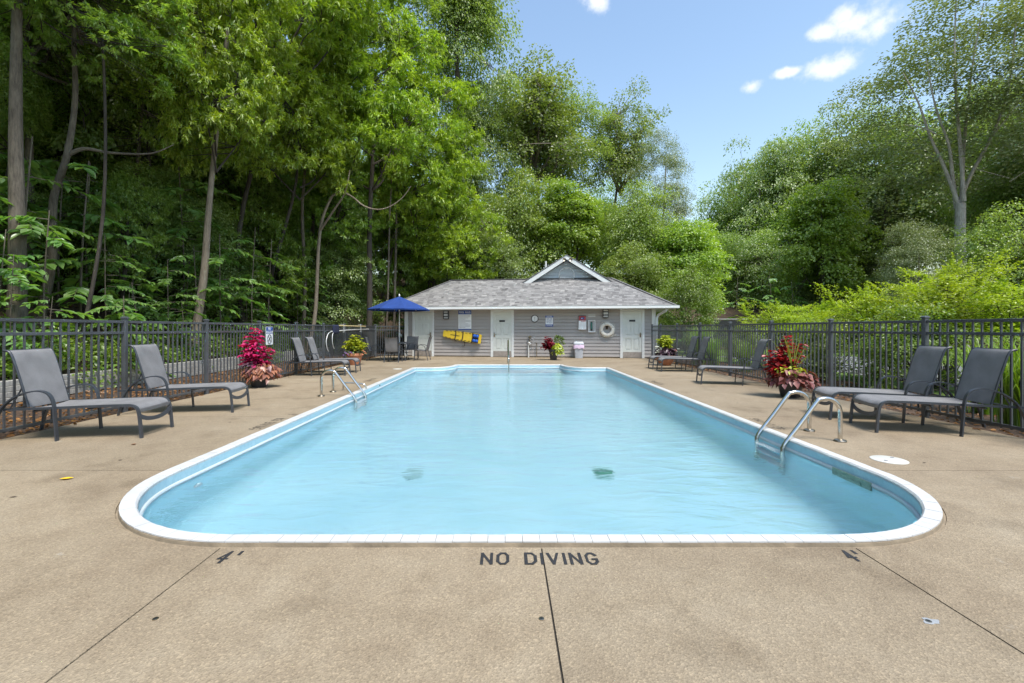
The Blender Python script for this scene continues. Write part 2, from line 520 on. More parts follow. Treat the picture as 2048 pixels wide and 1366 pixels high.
def outline_raw():
    p = [(XL + RL + (XR - RR - XL - RL) * k / 8, YF) for k in range(8)]
    p += [(XR - RR + RR * math.sin(a), YF + RR - RR * math.cos(a)) for a in [PI / 2 * k / 18 for k in range(19)]]
    p += [(XR, YF + RR + (YB - YF - RR) * k / 12) for k in range(1, 13)]
    p += [(XR - (XR - 2.64) * k / 3, YB) for k in range(1, 4)]
    p += [(2.64 - .65 * math.sin(a), YS - (YS - YB) * math.cos(a)) for a in [PI / 2 * k / 10 for k in range(1, 11)]]
    p += [(1.99 - 3.79 * k / 6, YS) for k in range(1, 7)]
    p += [(-2.45 + .65 * math.sin(a), YS - (YS - YB) * math.cos(a)) for a in [PI / 2 * (1 - k / 10) for k in range(1, 11)]]
    p += [(-2.45 - (XL * -1 - 2.45) * k / 3, YB) for k in range(1, 4)]
    p += [(XL, YB - (YB - YF - RL) * k / 12) for k in range(1, 13)]
    p += [(XL + RL - RL * math.cos(a), YF + RL - RL * math.sin(a)) for a in [PI / 2 * k / 18 for k in range(1, 18)]]
    return [Vector((x, y)) for x, y in p]


RAW = outline_raw()


def outline(off):
    n = len(RAW); out = []
    for i in range(n):
        a, b, c = RAW[i - 1], RAW[i], RAW[(i + 1) % n]
        d1, d2 = (b - a).normalized(), (c - b).normalized()
        n1, n2 = Vector((d1.y, -d1.x)), Vector((d2.y, -d2.x))
        m = (n1 + n2).normalized()
        out.append(b + m * off / max(.35, m.dot(n1)))
    return out


def ring_band(offs_z):
    """closed band round the pool through (offset, z) profile points"""
    mb = MB(); n = len(RAW)
    vs = []
    for off, z in offs_z:
        vs += [(p.x, p.y, z) for p in outline(off)]
    fs = []
    for j in range(len(offs_z) - 1):
        for i in range(n):
            k = (i + 1) % n
            fs.append((j * n + i, j * n + k, (j + 1) * n + k, (j + 1) * n + i))
    return mb.add(vs, fs, True)


def liner_mat():
    m, n, l, b = new_mat('pale_blue_liner')
    g = n.new('ShaderNodeNewGeometry')
    a = n.new('ShaderNodeTexNoise'); a.inputs['Scale'].default_value = .9; a.inputs['Detail'].default_value = 5
    l.new(g.outputs['Position'], a.inputs['Vector'])
    r = ramp(n, [(.3, (.385, .655, .75)), (.7, (.465, .72, .795))])
    l.new(a.outputs['Fac'], r.inputs['Fac']); l.new(r.outputs['Color'], b.inputs['Base Color'])
    b.inputs['Roughness'].default_value = .6
    return m


def tileband_mat():
    m, n, l, b = new_mat('light_blue_wall_panel')
    g = n.new('ShaderNodeNewGeometry')
    a = n.new('ShaderNodeTexNoise'); a.inputs['Scale'].default_value = 22; a.inputs['Detail'].default_value = 6; a.inputs['Roughness'].default_value = .7
    l.new(g.outputs['Position'], a.inputs['Vector'])
    r = ramp(n, [(.3, (.30, .50, .58)), (.7, (.44, .62, .69))])
    l.new(a.outputs['Fac'], r.inputs['Fac']); l.new(r.outputs['Color'], b.inputs['Base Color'])
    b.inputs['Roughness'].default_value = .35
    return m


M['liner'] = liner_mat(); M['tileband'] = tileband_mat()
WATER_Z = -.113

# pool basin: walls, cove, floor with a deeper middle, steps at the far end
pool = tag(link('pool', ring_band([(-.118, -.11), (-.118, -.95), (-.16, -1.10), (-.30, -1.2)]).mesh('pool', M['liner'])), kind='structure')
fl = MB(); po = outline(-.29)
fl.add([(p.x, p.y, -1.2) for p in po], [tuple(range(len(po)))])
fl.build('pool_floor', M['liner'], pool)
ring_band([(-.104, .0), (-.104, -.072)]).build('wall_panel_band', M['tileband'], pool)
ring_band([(-.106, -.070), (-.122, -.074), (-.128, -.088), (-.122, -.102), (-.106, -.108), (-.112, -.118)]).build('wall_track', M['bullnose'], pool)
for k, (y0, zt) in enumerate(((15.55, -.36), (15.2, -.60), (14.85, -.84))):
    MB().box(-1.72, 1.91, y0, 15.965 - .003 * k, -1.19, zt, .02).build('step', M['bullnose'] if k < 2 else M['liner'], pool)
# coping tiles: one piece each near the camera, one joined run beyond
per = [0.0]
for i in range(len(RAW)): per.append(per[-1] + (RAW[(i + 1) % len(RAW)] - RAW[i]).length)
TOT = per[-1]; NT = int(TOT / .1045)
o_out, o_in = outline(0.003), outline(-.100)


def along(pts, s):
    s = s % TOT
    for i in range(len(RAW)):
        if per[i + 1] >= s:
            t = (s - per[i]) / max(1e-9, per[i + 1] - per[i])
            return pts[i].lerp(pts[(i + 1) % len(RAW)], t)
    return pts[0]


far_run = MB()
for k in range(NT):
    s0, s1 = TOT * k / NT + .0015, TOT * (k + 1) / NT - .0015
    a, b, c, d = along(o_out, s0), along(o_out, s1), along(o_in, s1), along(o_in, s0)
    zt = .030 + rnd.uniform(-.0012, .0012)
    near = a.y < 9.3
    mid0, mid1 = d.lerp(a, .12), c.lerp(b, .12)
    vs = [(a.x, a.y, zt - .009), (b.x, b.y, zt - .009), (c.x, c.y, -.012), (d.x, d.y, -.012),
          (a.x, a.y, zt), (b.x, b.y, zt), (mid1.x, mid1.y, zt), (mid0.x, mid0.y, zt), (c.x, c.y, zt - .014), (d.x, d.y, zt - .014)]
    fs = [(4, 5, 6, 7), (7, 6, 8, 9), (9, 8, 2, 3), (0, 3, 2, 1), (0, 1, 5, 4), (0, 4, 7, 9, 3), (1, 2, 8, 6, 5)]
    if near:
        MB().add(vs, fs).build('coping_tile', M['coping'], pool)
    else:
        far_run.add(vs, fs)
tag(far_run.build('coping_run', M['coping'], pool), kind='stuff')
# concrete lip under the coping
ring_band([(-.084, -.02), (-.084, .0195), (-.001, .0195), (.004, .016), (.0075, -.004), (.020, -.006), (.024, -.05)]).build('coping_lip', M['lip'], pool)
# fittings in the basin
MB().box(3.222, 3.236, 4.02, 4.50, -.20, -.066, .004).box(3.214, 3.222, 4.13, 4.38, -.175, -.10).build('skimmer_plate', M['skimmer'], pool)
MB().lathe([(.0, .0), (.05, .0), (.045, .02), (.02, .024)], 18, (XL + .125, 4.32, -.36), 'x').build('return_inlet', M['bullnose'], pool)
MB().lathe([(.0, -.02), (.125, -.02), (.12, .012), (.05, .03), (.0, .03)], 22, (-1.12, 5.5, -1.19)).build('drain_cover', M['drain'], pool)
MB().lathe([(.0, -.02), (.125, -.02), (.12, .012), (.05, .03), (.0, .03)], 22, (1.17, 5.55, -1.19)).build('drain_cover', M['drain_green'], pool)
MB().lathe([(.0, .0), (.017, .0), (.015, .01), (.0, .01)], 10, (XL + .108, 10.6, -.025), 'x').build('rope_anchor', M['black'], pool)


def water_mat():
    m, n, l, b = new_mat('pool_water')
    n.remove(b)
    g = n.new('ShaderNodeNewGeometry')
    mp = n.new('ShaderNodeMapping'); mp.inputs['Scale'].default_value = (.55, 1.25, 1)
    l.new(g.outputs['Position'], mp.inputs['Vector'])
    a = n.new('ShaderNodeTexNoise'); a.inputs['Scale'].default_value = 4.2; a.inputs['Detail'].default_value = 5; a.inputs['Roughness'].default_value = .5; a.inputs['Distortion'].default_value = .5
    l.new(mp.outputs[0], a.inputs['Vector'])
    a2 = n.new('ShaderNodeTexNoise'); a2.inputs['Scale'].default_value = .6; a2.inputs['Detail'].default_value = 1
    l.new(g.outputs['Position'], a2.inputs['Vector'])
    k = n.new('ShaderNodeMath'); k.operation = 'MULTIPLY_ADD'; k.inputs[1].default_value = 1.6
    l.new(a2.outputs['Fac'], k.inputs[0]); l.new(a.outputs['Fac'], k.inputs[2])
    bp = n.new('ShaderNodeBump'); bp.inputs['Strength'].default_value = .6; bp.inputs['Distance'].default_value = .036
    l.new(k.outputs[0], bp.inputs['Height'])
    gl = n.new('ShaderNodeBsdfGlass'); gl.inputs['IOR'].default_value = 1.333; gl.inputs['Roughness'].default_value = 0.0
    gl.inputs['Color'].default_value = (.97, .995, 1, 1)
    l.new(bp.outputs[0], gl.inputs['Normal'])
    l.new(gl.outputs[0], n['Material Output'].inputs['Surface'])
    return m


M['water'] = water_mat()
wo = outline(-.119)
wm = MB(); wm.add([(p.x, p.y, WATER_Z) for p in wo], [tuple(range(len(wo)))])
water = tag(wm.build('water', M['water']), kind='structure')
if water.data.polygons[0].normal.z < 0: water.data.flip_normals()

# ------------------------------------------------------------------ deck: slabs between recessed joints
DXL, DXR, DYN, DYF = -5.92, 6.12, -4.0, 24.0
deck = tag(bpy.data.objects.new('pool_deck', None), kind='structure'); COL.objects.link(deck)
edge = outline(.022)
NP = len(edge)


def slab(poly):
    """slab with its rim eased, joint half-gap already taken off"""
    MB().prism(poly, -.10, 0.0).build('slab', M['deck'], deck)


G = .0045
JX = (-1.69, .21, 2.07)
JY = (4.17, 6.72, 9.30, 11.85, 14.40)
xs = [DXL, JX[0], JX[1], JX[2], DXR]
fy = YF - .022
for k in range(4):          # front row, split at the camera as well
    x0, x1 = xs[k] + (G if k else 0), xs[k + 1] - (G if k < 3 else 0)
    if k in (1, 2):
        slab([(x0, DYN), (x1, DYN), (x1, fy), (x0, fy)])
# corner slabs follow the arc of the coping
arcL = [p for p in edge if p.x <= JX[0] - G and p.y <= JY[0] - G]
arcL.sort(key=lambda p: math.atan2(p.y - (YF + RL), p.x - (XL + RL)) % (2 * PI))
slab([(DXL, DYN), (JX[0] - G, DYN), (JX[0] - G, fy)] + [(p.x, p.y) for p in reversed(arcL)] + [(XL - .022, JY[0] - G), (DXL, JY[0] - G)])
arcR = [p for p in edge if p.x >= JX[2] + G and p.y <= JY[0] - G]
arcR.sort(key=lambda p: math.atan2(p.y - (YF + RR), p.x - (XR - RR)))
slab([(DXR, DYN), (DXR, JY[0] - G), (XR + .022, JY[0] - G)] + [(p.x, p.y) for p in reversed(arcR)] + [(JX[2] + G, fy), (JX[2] + G, DYN)])
for k in range(4):
    y0, y1 = JY[k] + G, JY[k + 1] - G
    slab([(DXL, y0), (XL - .022, y0), (XL - .022, y1), (DXL, y1)])
    slab([(XR + .022, y0), (DXR, y0), (DXR, y1), (XR + .022, y1)])
# far deck: two big slabs round the stair bay, parted in the middle
mid = .15
# outline runs counter-clockwise: on the right side upward then inward, on the left inward-out then downward
iR = [i for i, p in enumerate(edge) if p.x > mid and p.y > JY[4] + G]
iL = [i for i, p in enumerate(edge) if p.x < mid and p.y > JY[4] + G]
rp = [(edge[i].x, edge[i].y) for i in iR]
lp = [(edge[i].x, edge[i].y) for i in iL]
ytop = rp[-1][1]
slab([(XR + .022, JY[4] + G), (DXR, JY[4] + G), (DXR, DYF), (mid + G, DYF), (mid + G, ytop)] + list(reversed(rp)))
slab([(DXL, DYF), (DXL, JY[4] + G), (XL - .022, JY[4] + G)] + list(reversed(lp)) + [(mid - G, ytop), (mid - G, DYF)])
jm = MB()
for x in JX: jm.box(x - .012, x + .012, DYN, fy - .001, -.09, -.009)
for y in JY:
    jm.box(DXL, XL - .024, y - .012, y + .012, -.09, -.009)
    jm.box(XR + .024, DXR, y - .012, y + .012, -.09, -.009)
jm.box(mid - .012, mid + .012, ytop + .004, DYF, -.09, -.009)
jm.build('joint_filler', M['joint'], deck)


# ------------------------------------------------------------------ ground
def terrain_h(x, y):
    h = -.05
    if x < -8.9: h = max(h, .34 + .42 * (-8.9 - x) if x > -45 else 15.5)
    if y > 29: h = max(h, -.05 + min(8.0, .30 * (y - 29)))
    if x > 24: h = max(h, -.05 + min(8.0, .22 * (x - 24)))
    return h


gx = sorted(set([-160, -110, -70, -45, -40, -35] + [-30 + 1.5 * k for k in range(14)] + [-9.0, -8.9, -8.0, -7, DXL, 0, DXR, 7, 8, 10, 13, 17, 24] + [27 + 4 * k for k in range(8)] + [70, 110, 160]))
gy = sorted(set([-160, -80, -40, -20, -10, DYN] + [0, 4, 8, 12, 16, 20, DYF, 26, 29] + [32 + 4 * k for k in range(9)] + [80, 120, 180]))
gv, gf = [], []
for y in gy:
    for x in gx:
        gv.append((x, y, terrain_h(x, y) + (0.12 * math.sin(x * 1.7 + y) * (1 if x < -10 or y > 30 else 0))))
nxg = len(gx)
for j in range(len(gy) - 1):
    for i in range(nxg - 1):
        if gx[i] >= DXL - .01 and gx[i + 1] <= DXR + .01 and gy[j] >= DYN - .01 and gy[j + 1] <= DYF + .01: continue
        gf.append((j * nxg + i, j * nxg + i + 1, (j + 1) * nxg + i + 1, (j + 1) * nxg + i))
gm = MB(); gm.add(gv, gf, True)
tag(gm.build('ground', M['litter']), kind='structure')
tag(MB().box(-8.74, DXL - .002, DYN, 26, -.04, -.03).build('mulch_bed', M['mulch']), kind='structure')
tag(MB().box(DXR + .002, 8.6, DYN, 24, -.04, -.028).build('mulch_bed', M['mulch']), kind='structure')
tag(MB().box(8.6, 60, 12.5, 29, -.046, -.042).box(8.6, 10.2, -10, 12.5, -.046, -.042).build('lawn', M['lawn']), kind='structure')
tag(MB().box(10.2, 16.5, -30, 22, -.044, -.036).build('road', M['asphalt']), kind='structure')
# the far left and back ground under the wood is the same leaf litter sheet

# low wall of stacked landscape timbers
tw = thing('timber_wall', 'low retaining wall of stacked weathered grey timbers behind the left fence', 'wall', (-8.8, 0, 0))
for c in range(4):
    y = 1.0 + (1.2 if c % 2 else 0)
    while y < 24:
        ln_ = 2.44 + rnd.uniform(-.05, .05)
        j = rnd.uniform(-.008, .008)
        MB().box(-.08 + j - .012 * c, .075 + j - .012 * c, y + .004, y + ln_ - .004, -.02 + .1 * c + .003, -.02 + .1 * (c + 1) - .003, .006).build('timber', M['timber'], tw)
        y += ln_
# ------------------------------------------------------------------ pool house
P0 = Vector((-4.75, 21.4, 0))
YAW = math.atan2(19.82 - 21.4, 6.5 + 4.75)
HU, HV = Vector((math.cos(YAW), math.sin(YAW), 0)), Vector((-math.sin(YAW), math.cos(YAW), 0))
HL, HD = 11.36, 3.95          # front length, depth
OVX, OVY = .76, .50           # eaves
EZ = 2.15                     # soffit


def front(px, py=CY, out=0.0):
    """local (x, z) and world point where the sight line through a pixel meets the house front (moved out towards the pool)"""
    q = (px - CX) / F
    o = P0 - HV * out
    s = (q * o.y - o.x) / (HU.x - q * HU.y)
    w = o + HU * s
    z = CAMH - (py - CY) / F * w.y
    return s, z, Vector((w.x, w.y, z))


house = thing('pool_house', 'grey clapboard pool house with hipped shingle roof and small front gable', 'building', P0, YAW)


def siding_board(x0, x1, z0, z1, y, parent, name='siding_board', mat=None):
    """lapped board: the face stands proud of a dark rebate along its lower edge"""
    g = .024
    MB().add([(x0, y - .016, z0 + g), (x1, y - .016, z0 + g), (x1, y + .006, z1), (x0, y + .006, z1), (x0, y + .03, z0), (x1, y + .03, z0), (x1, y + .03, z1), (x0, y + .03, z1),
              (x0, y + .026, z0 + g), (x1, y + .026, z0 + g), (x0, y + .026, z0), (x1, y + .026, z0)],
             [(0, 1, 2, 3), (4, 7, 6, 5), (3, 2, 6, 7), (0, 8, 9, 1), (8, 10, 11, 9), (10, 4, 5, 11), (0, 3, 7, 4, 10, 8), (1, 9, 11, 5, 6, 2)]).build(name, mat or M['siding'], parent)


# solid core a little behind the boards
MB().box(.06, HL - .06, .04, HD - .04, .0, EZ + .02).build('wall_core', M['siding'], house)
MB().box(0, HL, .02, HD - .02, -.05, .035).build('foundation', M['lip'], house)
doors = []
for a, b in ((825, 868), (981.4, 1027.6), (1240.2, 1288.8)):
    doors.append((front(a)[0], front(b)[0]))
cuts = [.16] + [v for d in doors for v in d] + [HL - .16]
NB = 14
bh = (EZ - .03) / NB
for k in range(NB):
    z0 = .03 + bh * k
    for q in range(4):
        siding_board(cuts[2 * q] - (.002 if q else 0), cuts[2 * q + 1], z0, z0 + bh + .004, .0, house)
# side walls
for xx, sgn in ((0, -1), (HL, 1)):
    for k in range(NB):
        z0 = .03 + bh * k
        MB().add([(xx + .03 * 0, .16, z0), (xx, HD - .16, z0), (xx - sgn * .016, HD - .16, z0 + bh + .004), (xx - sgn * .016, .16, z0 + bh + .004),
                  (xx - sgn * .04, .16, z0), (xx - sgn * .04, HD - .16, z0), (xx - sgn * .04, HD - .16, z0 + bh + .004), (xx - sgn * .04, .16, z0 + bh + .004)],
                 [(0, 1, 2, 3), (4, 7, 6, 5), (0, 4, 5, 1), (3, 2, 6, 7), (0, 3, 7, 4), (1, 5, 6, 2)]).build('siding_board', M['siding'], house)
for x0, x1, y0, y1 in ((-.02, .15, -.022, .10), (HL - .15, HL + .02, -.022, .10), (-.02, .06, HD - .1, HD + .02), (HL - .06, HL + .02, HD - .1, HD + .02)):
    MB().box(x0, x1, y0, y1, .0, EZ, .006).build('corner_board', M['white'], house)


def make_door(x0, x1, latch):
    fr = MB(); t = .105
    fr.box(x0, x0 + t, -.035, .05, 0, EZ - .005, .004).box(x1 - t, x1, -.035, .05, 0, EZ - .005, .004).box(x0 + t + .001, x1 - t - .001, -.034, .05, 2.06, EZ - .005, .004)
    a, b = x0 + t + .006, x1 - t - .006
    w = b - a
    rows = ((.36, .86), (1.0, 1.56), (1.68, 1.93)); colz = ((.13, .45), (.55, .87))
    dm = MB().box(a, b, .016, .04, .02, 2.052)
    zs = [.02] + [v for r_ in rows for v in r_] + [2.052]
    for q in range(0, len(zs), 2): dm.box(a, b, -.006, .0158, zs[q], zs[q + 1])
    for z0, z1 in rows:
        for p, q in ((0, .13), (.45, .55), (.87, 1)): dm.box(a + w * p, a + w * q, -.006, .0158, z0 + .0005, z1 - .0005)
    d = dm.build('door', M['door'], house)
    fr.build('door_frame', M['white'], d)
    for z0, z1 in rows:
        for p, q in colz:
            MB().box(a + w * p + .035, a + w * q - .035, -.001, .0155, z0 + .035, z1 - .035, .009).build('door_panel', M['door'], d)
    MB().box(a + .01, b - .01, -.012, -.0062, .03, .27, .002).build('kick_plate', M['kick'], d)
    hx = a + .06 if latch < 0 else b - .06
    h = MB().box(hx - .03, hx + .03, -.02, -.0065, .92, 1.12, .004)
    h.tube([(hx, -.018, 1.02), (hx, -.065, 1.02), (hx - latch * .11, -.07, 1.02)], .011, 8)
    h.build('door_handle', M['dullsteel'], d)
    return d, (a + b) / 2


d1, c1_ = make_door(*doors[0], 1)
d2, c2_ = make_door(*doors[1], -1)
d3, c3_ = make_door(*doors[2], 1)
for d, c in ((d2, c2_), (d3, c3_)):
    p = MB().box(c - .13, c + .13, -.024, -.0065, 1.60, 1.68, .002).build('door_sign', M['black'], d)

# roof: hip with shingle courses laid as geometry
RT = 2.47                          # run from eave to ridge (both ways)
RISE = 1.46; Z0 = 2.285
ex0, ex1, ey0, ey1 = -OVX, HL + OVX, -OVY, -OVY + 2 * RT
rz_ = Z0 + RISE
rA, rB = (ex0 + RT, ey0 + RT), (ex1 - RT, ey0 + RT)
rb = MB()
rb.add([(ex0, ey0, Z0), (ex1, ey0, Z0), (ex1, ey1, Z0), (ex0, ey1, Z0), (rA[0], rA[1], rz_), (rB[0], rB[1], rz_),
        (ex0, ey0, Z0 - .03), (ex1, ey0, Z0 - .03), (ex1, ey1, Z0 - .03), (ex0, ey1, Z0 - .03)],
       [(0, 1, 5, 4), (1, 2, 5), (2, 3, 4, 5), (3, 0, 4), (9, 8, 7, 6), (0, 6, 7, 1), (1, 7, 8, 2), (2, 8, 9, 3), (3, 9, 6, 0)])


def shingle_mat():
    m, n, l, b = new_mat('grey_asphalt_shingle')
    a = n.new('ShaderNodeAttribute'); a.attribute_name = 'tint'
    r = ramp(n, [(0, (.095, .091, .090)), (.35, (.175, .168, .165)), (.7, (.255, .246, .24)), (1, (.33, .318, .305))])
    g = n.new('ShaderNodeTexCoord')
    nz = n.new('ShaderNodeTexNoise'); nz.inputs['Scale'].default_value = 60; nz.inputs['Detail'].default_value = 4
    l.new(g.outputs['Object'], nz.inputs['Vector'])
    k = n.new('ShaderNodeMath'); k.operation = 'MULTIPLY_ADD'; k.inputs[1].default_value = .5
    s = n.new('ShaderNodeMath'); s.operation = 'SUBTRACT'; s.inputs[1].default_value = .5
    l.new(nz.outputs['Fac'], s.inputs[0]); l.new(s.outputs[0], k.inputs[0]); l.new(a.outputs['Fac'], k.inputs[2])
    l.new(k.outputs[0], r.inputs['Fac']); l.new(r.outputs['Color'], b.inputs['Base Color'])
    b.inputs['Roughness'].default_value = .9
    return m


M['shingle'] = shingle_mat()
roof = rb.build('roof', M['shingle'], house)


def shingles(A, B, T1, T0, nc, seed):
    """courses from the eave A-B up to the ridge T0-T1 (T0 above A); one joined mesh"""
    r = random.Random(seed); mb = MB(); tints = []
    A, B, T0, T1 = Vector(A), Vector(B), Vector(T0), Vector(T1)
    nrm = (B - A).cross(T0 - A).normalized()
    if nrm.z < 0: nrm = -nrm
    for c in range(nc):
        f0, f1 = c / nc, min(1, (c + 1.25) / nc)
        l0, l1 = A.lerp(T0, f0), B.lerp(T1, f0)
        m0, m1 = A.lerp(T0, f1), B.lerp(T1, f1)
        L = (l1 - l0).length
        if L < .05: continue
        u = (l1 - l0).normalized(); up = ((T0 - A) - u * (T0 - A).dot(u)).normalized()
        rise = (T0 - A).dot(up) / nc
        s = -r.uniform(0, .25)
        while s < L:
            w = r.choice((.10, .13, .16, .20, .25)); e = min(s + w, L); b0 = max(s, 0)
            if e - b0 > .02:
                th = r.uniform(.006, .016)
                p, q = l0 + u * b0, l0 + u * (e - .004)
                # keep the upper corners inside the hip lines
                x0 = max(0, (m0 - l0).dot(u)); x1 = min(L, (m1 - l0).dot(u))
                t0 = l0 + u * max(b0, x0) if b0 < x0 else p
                t1 = l0 + u * min(e - .004, x1)
                if (t1 - t0).dot(u) < 0: t0 = t1
                h = up * rise * 1.2
                mb.add([p + nrm * th, q + nrm * th, t1 + h + nrm * .003, t0 + h + nrm * .003, p, q],
                       [(0, 1, 2, 3), (4, 5, 1, 0), (5, 2, 1), (4, 0, 3)])
                tv = min(1, max(0, r.gauss(.52, .17)))
                tints += [tv] * 4
            s += w
    me = mb.mesh('shingles', M['shingle'])
    at_ = me.attributes.new('tint', 'FLOAT', 'FACE'); at_.data.foreach_set('value', tints)
    return tag(link('shingles', me, roof), kind='stuff')


shingles((ex0, ey0, Z0 + .004), (ex1, ey0, Z0 + .004), (rB[0], rB[1], rz_), (rA[0], rA[1], rz_), 20, 1)
shingles((ex1, ey0, Z0 + .004), (ex1, ey1, Z0 + .004), (rB[0], rB[1], rz_), (rB[0], rB[1], rz_), 20, 2)
shingles((ex0, ey1, Z0 + .004), (ex0, ey0, Z0 + .004), (rA[0], rA[1], rz_), (rA[0], rA[1], rz_), 20, 3)
cap = MB()
for a, b in (((ex0, ey0, Z0), (rA[0], rA[1], rz_)), ((ex1, ey0, Z0), (rB[0], rB[1], rz_)), ((rA[0], rA[1], rz_), (rB[0], rB[1], rz_))):
    cap.tube([Vector(a) + Vector((0, 0, .012)), Vector(b) + Vector((0, 0, .012))], 0, flat=(.012, .09), up=(0, 0, 1))
me = cap.mesh('ridge_cap', M['shingle']); a_ = me.attributes.new('tint', 'FLOAT', 'FACE'); a_.data.foreach_set('value', [.25] * len(me.polygons))
link('ridge_cap', me, roof)
MB().box(ex0 + .02, ex1 - .02, ey0 + .02, ey1 - .02, EZ, EZ + .03).build('soffit', M['white'], house)
gut = MB()
gp = [(-.11, .0), (-.125, .02), (-.118, .12), (-.128, .135), (-.10, .135), (-.01, .135), (-.01, 0)]
gut.prism([(ey0 + .01 + a, EZ + .003 + b) for a, b in gp], ex0 - .12, ex1 + .12, 'x')
gut.build('gutter', M['white'], house)
for xx in (ex0 - .10, ex1 - .0):
    MB().box(xx, xx + .10, ey0 + .005, ey1, EZ + .004, EZ + .13).build('fascia', M['white'], house)
ds = MB()
ds.tube([(ex1 - .35, ey0 + .06, EZ - .0), (ex1 - .40, ey0 + .10, EZ - .10), (HL + .12, -.10, EZ - .26), (HL + .055, -.055, EZ - .40), (HL + .055, -.055, .12), (HL + .10, -.2, .05)], 0, flat=(.045, .035), up=(1, 0, .001))
ds.build('downspout', M['white'], house)

# front gable standing on the ridge, its roof running back
gx_, gy_ = front(1133)[0] - .02, ey0 + RT
q = (1133 - CX) / F
o = P0 + HV * (gy_ - .35)
gx_ = (q * o.y - o.x) / (HU.x - q * HU.y)
GW, GZ0 = 2.12, 3.58
GP = GZ0 + 1.25                   # peak of the rake
gab = MB().prism([(gx_ - GW + .5, GZ0 - .3), (gx_ + GW - .5, GZ0 - .3), (gx_ + GW - .3, GZ0 - .05), (gx_, GP - .22), (gx_ - GW + .3, GZ0 - .05)], gy_ + .02, gy_ + .15, 'y').build('gable', M['siding_blue'], house)
for k in range(7):
    z0 = GZ0 + .02 + .15 * k
    hw = (GP - .24 - z0 - .15) / (1.25 / GW)
    if hw < .12: break
    siding_board(gx_ - hw, gx_ + hw, z0, z0 + .154, gy_ - .012, gab, 'siding_board', M['siding_blue'])
sl = 1.25 / GW
groof = MB()
for sgn in (-1, 1):
    p = [(gx_ + sgn * (GW + .06), GZ0 - .05), (gx_, GP + .04), (gx_, GP + .0), (gx_ + sgn * (GW + .06), GZ0 - .09)]
    groof.prism(p if sgn > 0 else list(reversed(p)), gy_ - .42, gy_ + 5.2, 'y')
gm_ = groof.mesh('gable_roof', M['shingle']); a_ = gm_.attributes.new('tint', 'FLOAT', 'FACE'); a_.data.foreach_set('value', [.28] * len(gm_.polygons))
link('gable_roof', gm_, house)
for sgn in (-1, 1):
    p = [(gx_ + sgn * (GW + .0), GZ0 - .085), (gx_ + sgn * .001, GP - .005), (gx_ + sgn * .001, GP - .215), (gx_ + sgn * (GW - .36), GZ0 - .085)]
    MB().prism(p if sgn > 0 else list(reversed(p)), gy_ - .40, gy_ - .37, 'y').build('rake_board', M['white'], house)
    p = [(gx_ + sgn * (GW - .1), GZ0 - .11), (gx_, GP - .07), (gx_, GP - .095), (gx_ + sgn * (GW - .1), GZ0 - .135)]
    MB().prism(p if sgn > 0 else list(reversed(p)), gy_ - .368, gy_ + .0, 'y').build('rake_soffit', M['siding_blue'], house)
MB().box(gx_ - .3, gx_ + .3, gy_ + 1.5, gy_ + 5.2, 2.2, GZ0).build('rear_core', M['siding_blue'], house)
# arched louvre
vz, vr, vh = GZ0 + .17, .37, .16
arc = [(vr * math.cos(a), vh + vr * math.sin(a)) for a in [PI * k / 16 for k in range(17)]]
ven = MB().prism([(vr, 0)] + arc + [(-vr, 0)], -.01, .0, 'y').build('gable_vent', M['black'], house, (gx_, gy_ - .02, vz))
rim = MB(); pts = [(vr, 0)] + arc + [(-vr, 0)]
rim.tube([(p[0], -.03, p[1]) for p in pts] + [(vr, -.03, 0)], .03, 6)
rim.build('vent_frame', M['white'], ven)
for k in range(8):
    z = .035 + k * .06
    hw = vr - .03 if z < vh else math.sqrt(max(.001, (vr - .03) ** 2 - (z + .03 - vh) ** 2))
    MB().add([(-hw, -.035, z), (hw, -.035, z), (hw, -.012, z + .05), (-hw, -.012, z + .05), (-hw, -.035, z + .006), (hw, -.035, z + .006)], [(0, 1, 2, 3), (0, 3, 4), (1, 5, 2), (4, 3, 2, 5)]).build('slat', M['white'], ven)
MB().tube([(gx_ - 1.1, gy_ + 1.6, GP - .7), (gx_ - 1.1, gy_ + 1.6, GP + .02)], .05, 10).build('vent_pipe', M['white'], house)
# ------------------------------------------------------------------ things on the house front
def wall_thing(name, label, cat, px, py, group=None, out=.004):
    s, z, w = front(px, py, out)
    return thing(name, label, cat, w, YAW, group)


def wsize(px, dpx):
    return dpx / F * front(px)[2].y


for px, py, lb in ((893, 630, 'black wall lantern with frosted panels beside the pool rules sign'), (1211, 627, 'black wall lantern with frosted panels above the white life ring')):
    t = wall_thing('wall_lantern', lb, 'lamp', px, py, 'wall lanterns on the pool house')
    b = MB().box(-.12, .12, -.03, .0, -.19, .19, .006).box(-.12, .12, -.13, -.031, .17, .19, .004).box(-.12, .12, -.13, -.031, -.19, -.17, .004)
    for z in (-.07, .07): b.box(-.12, .12, -.135, -.031, z - .018, z + .018, .004)
    for x in (-.112, .112): b.box(x - .008, x + .008, -.134, -.032, -.168, .168)
    b.build('cage', M['black'], t)
    for z0, z1 in ((-.165, -.09), (-.05, .05), (.09, .165)): MB().box(-.10, .10, -.12, -.031, z0, z1, .01).build('diffuser', M['lampglass'], t)

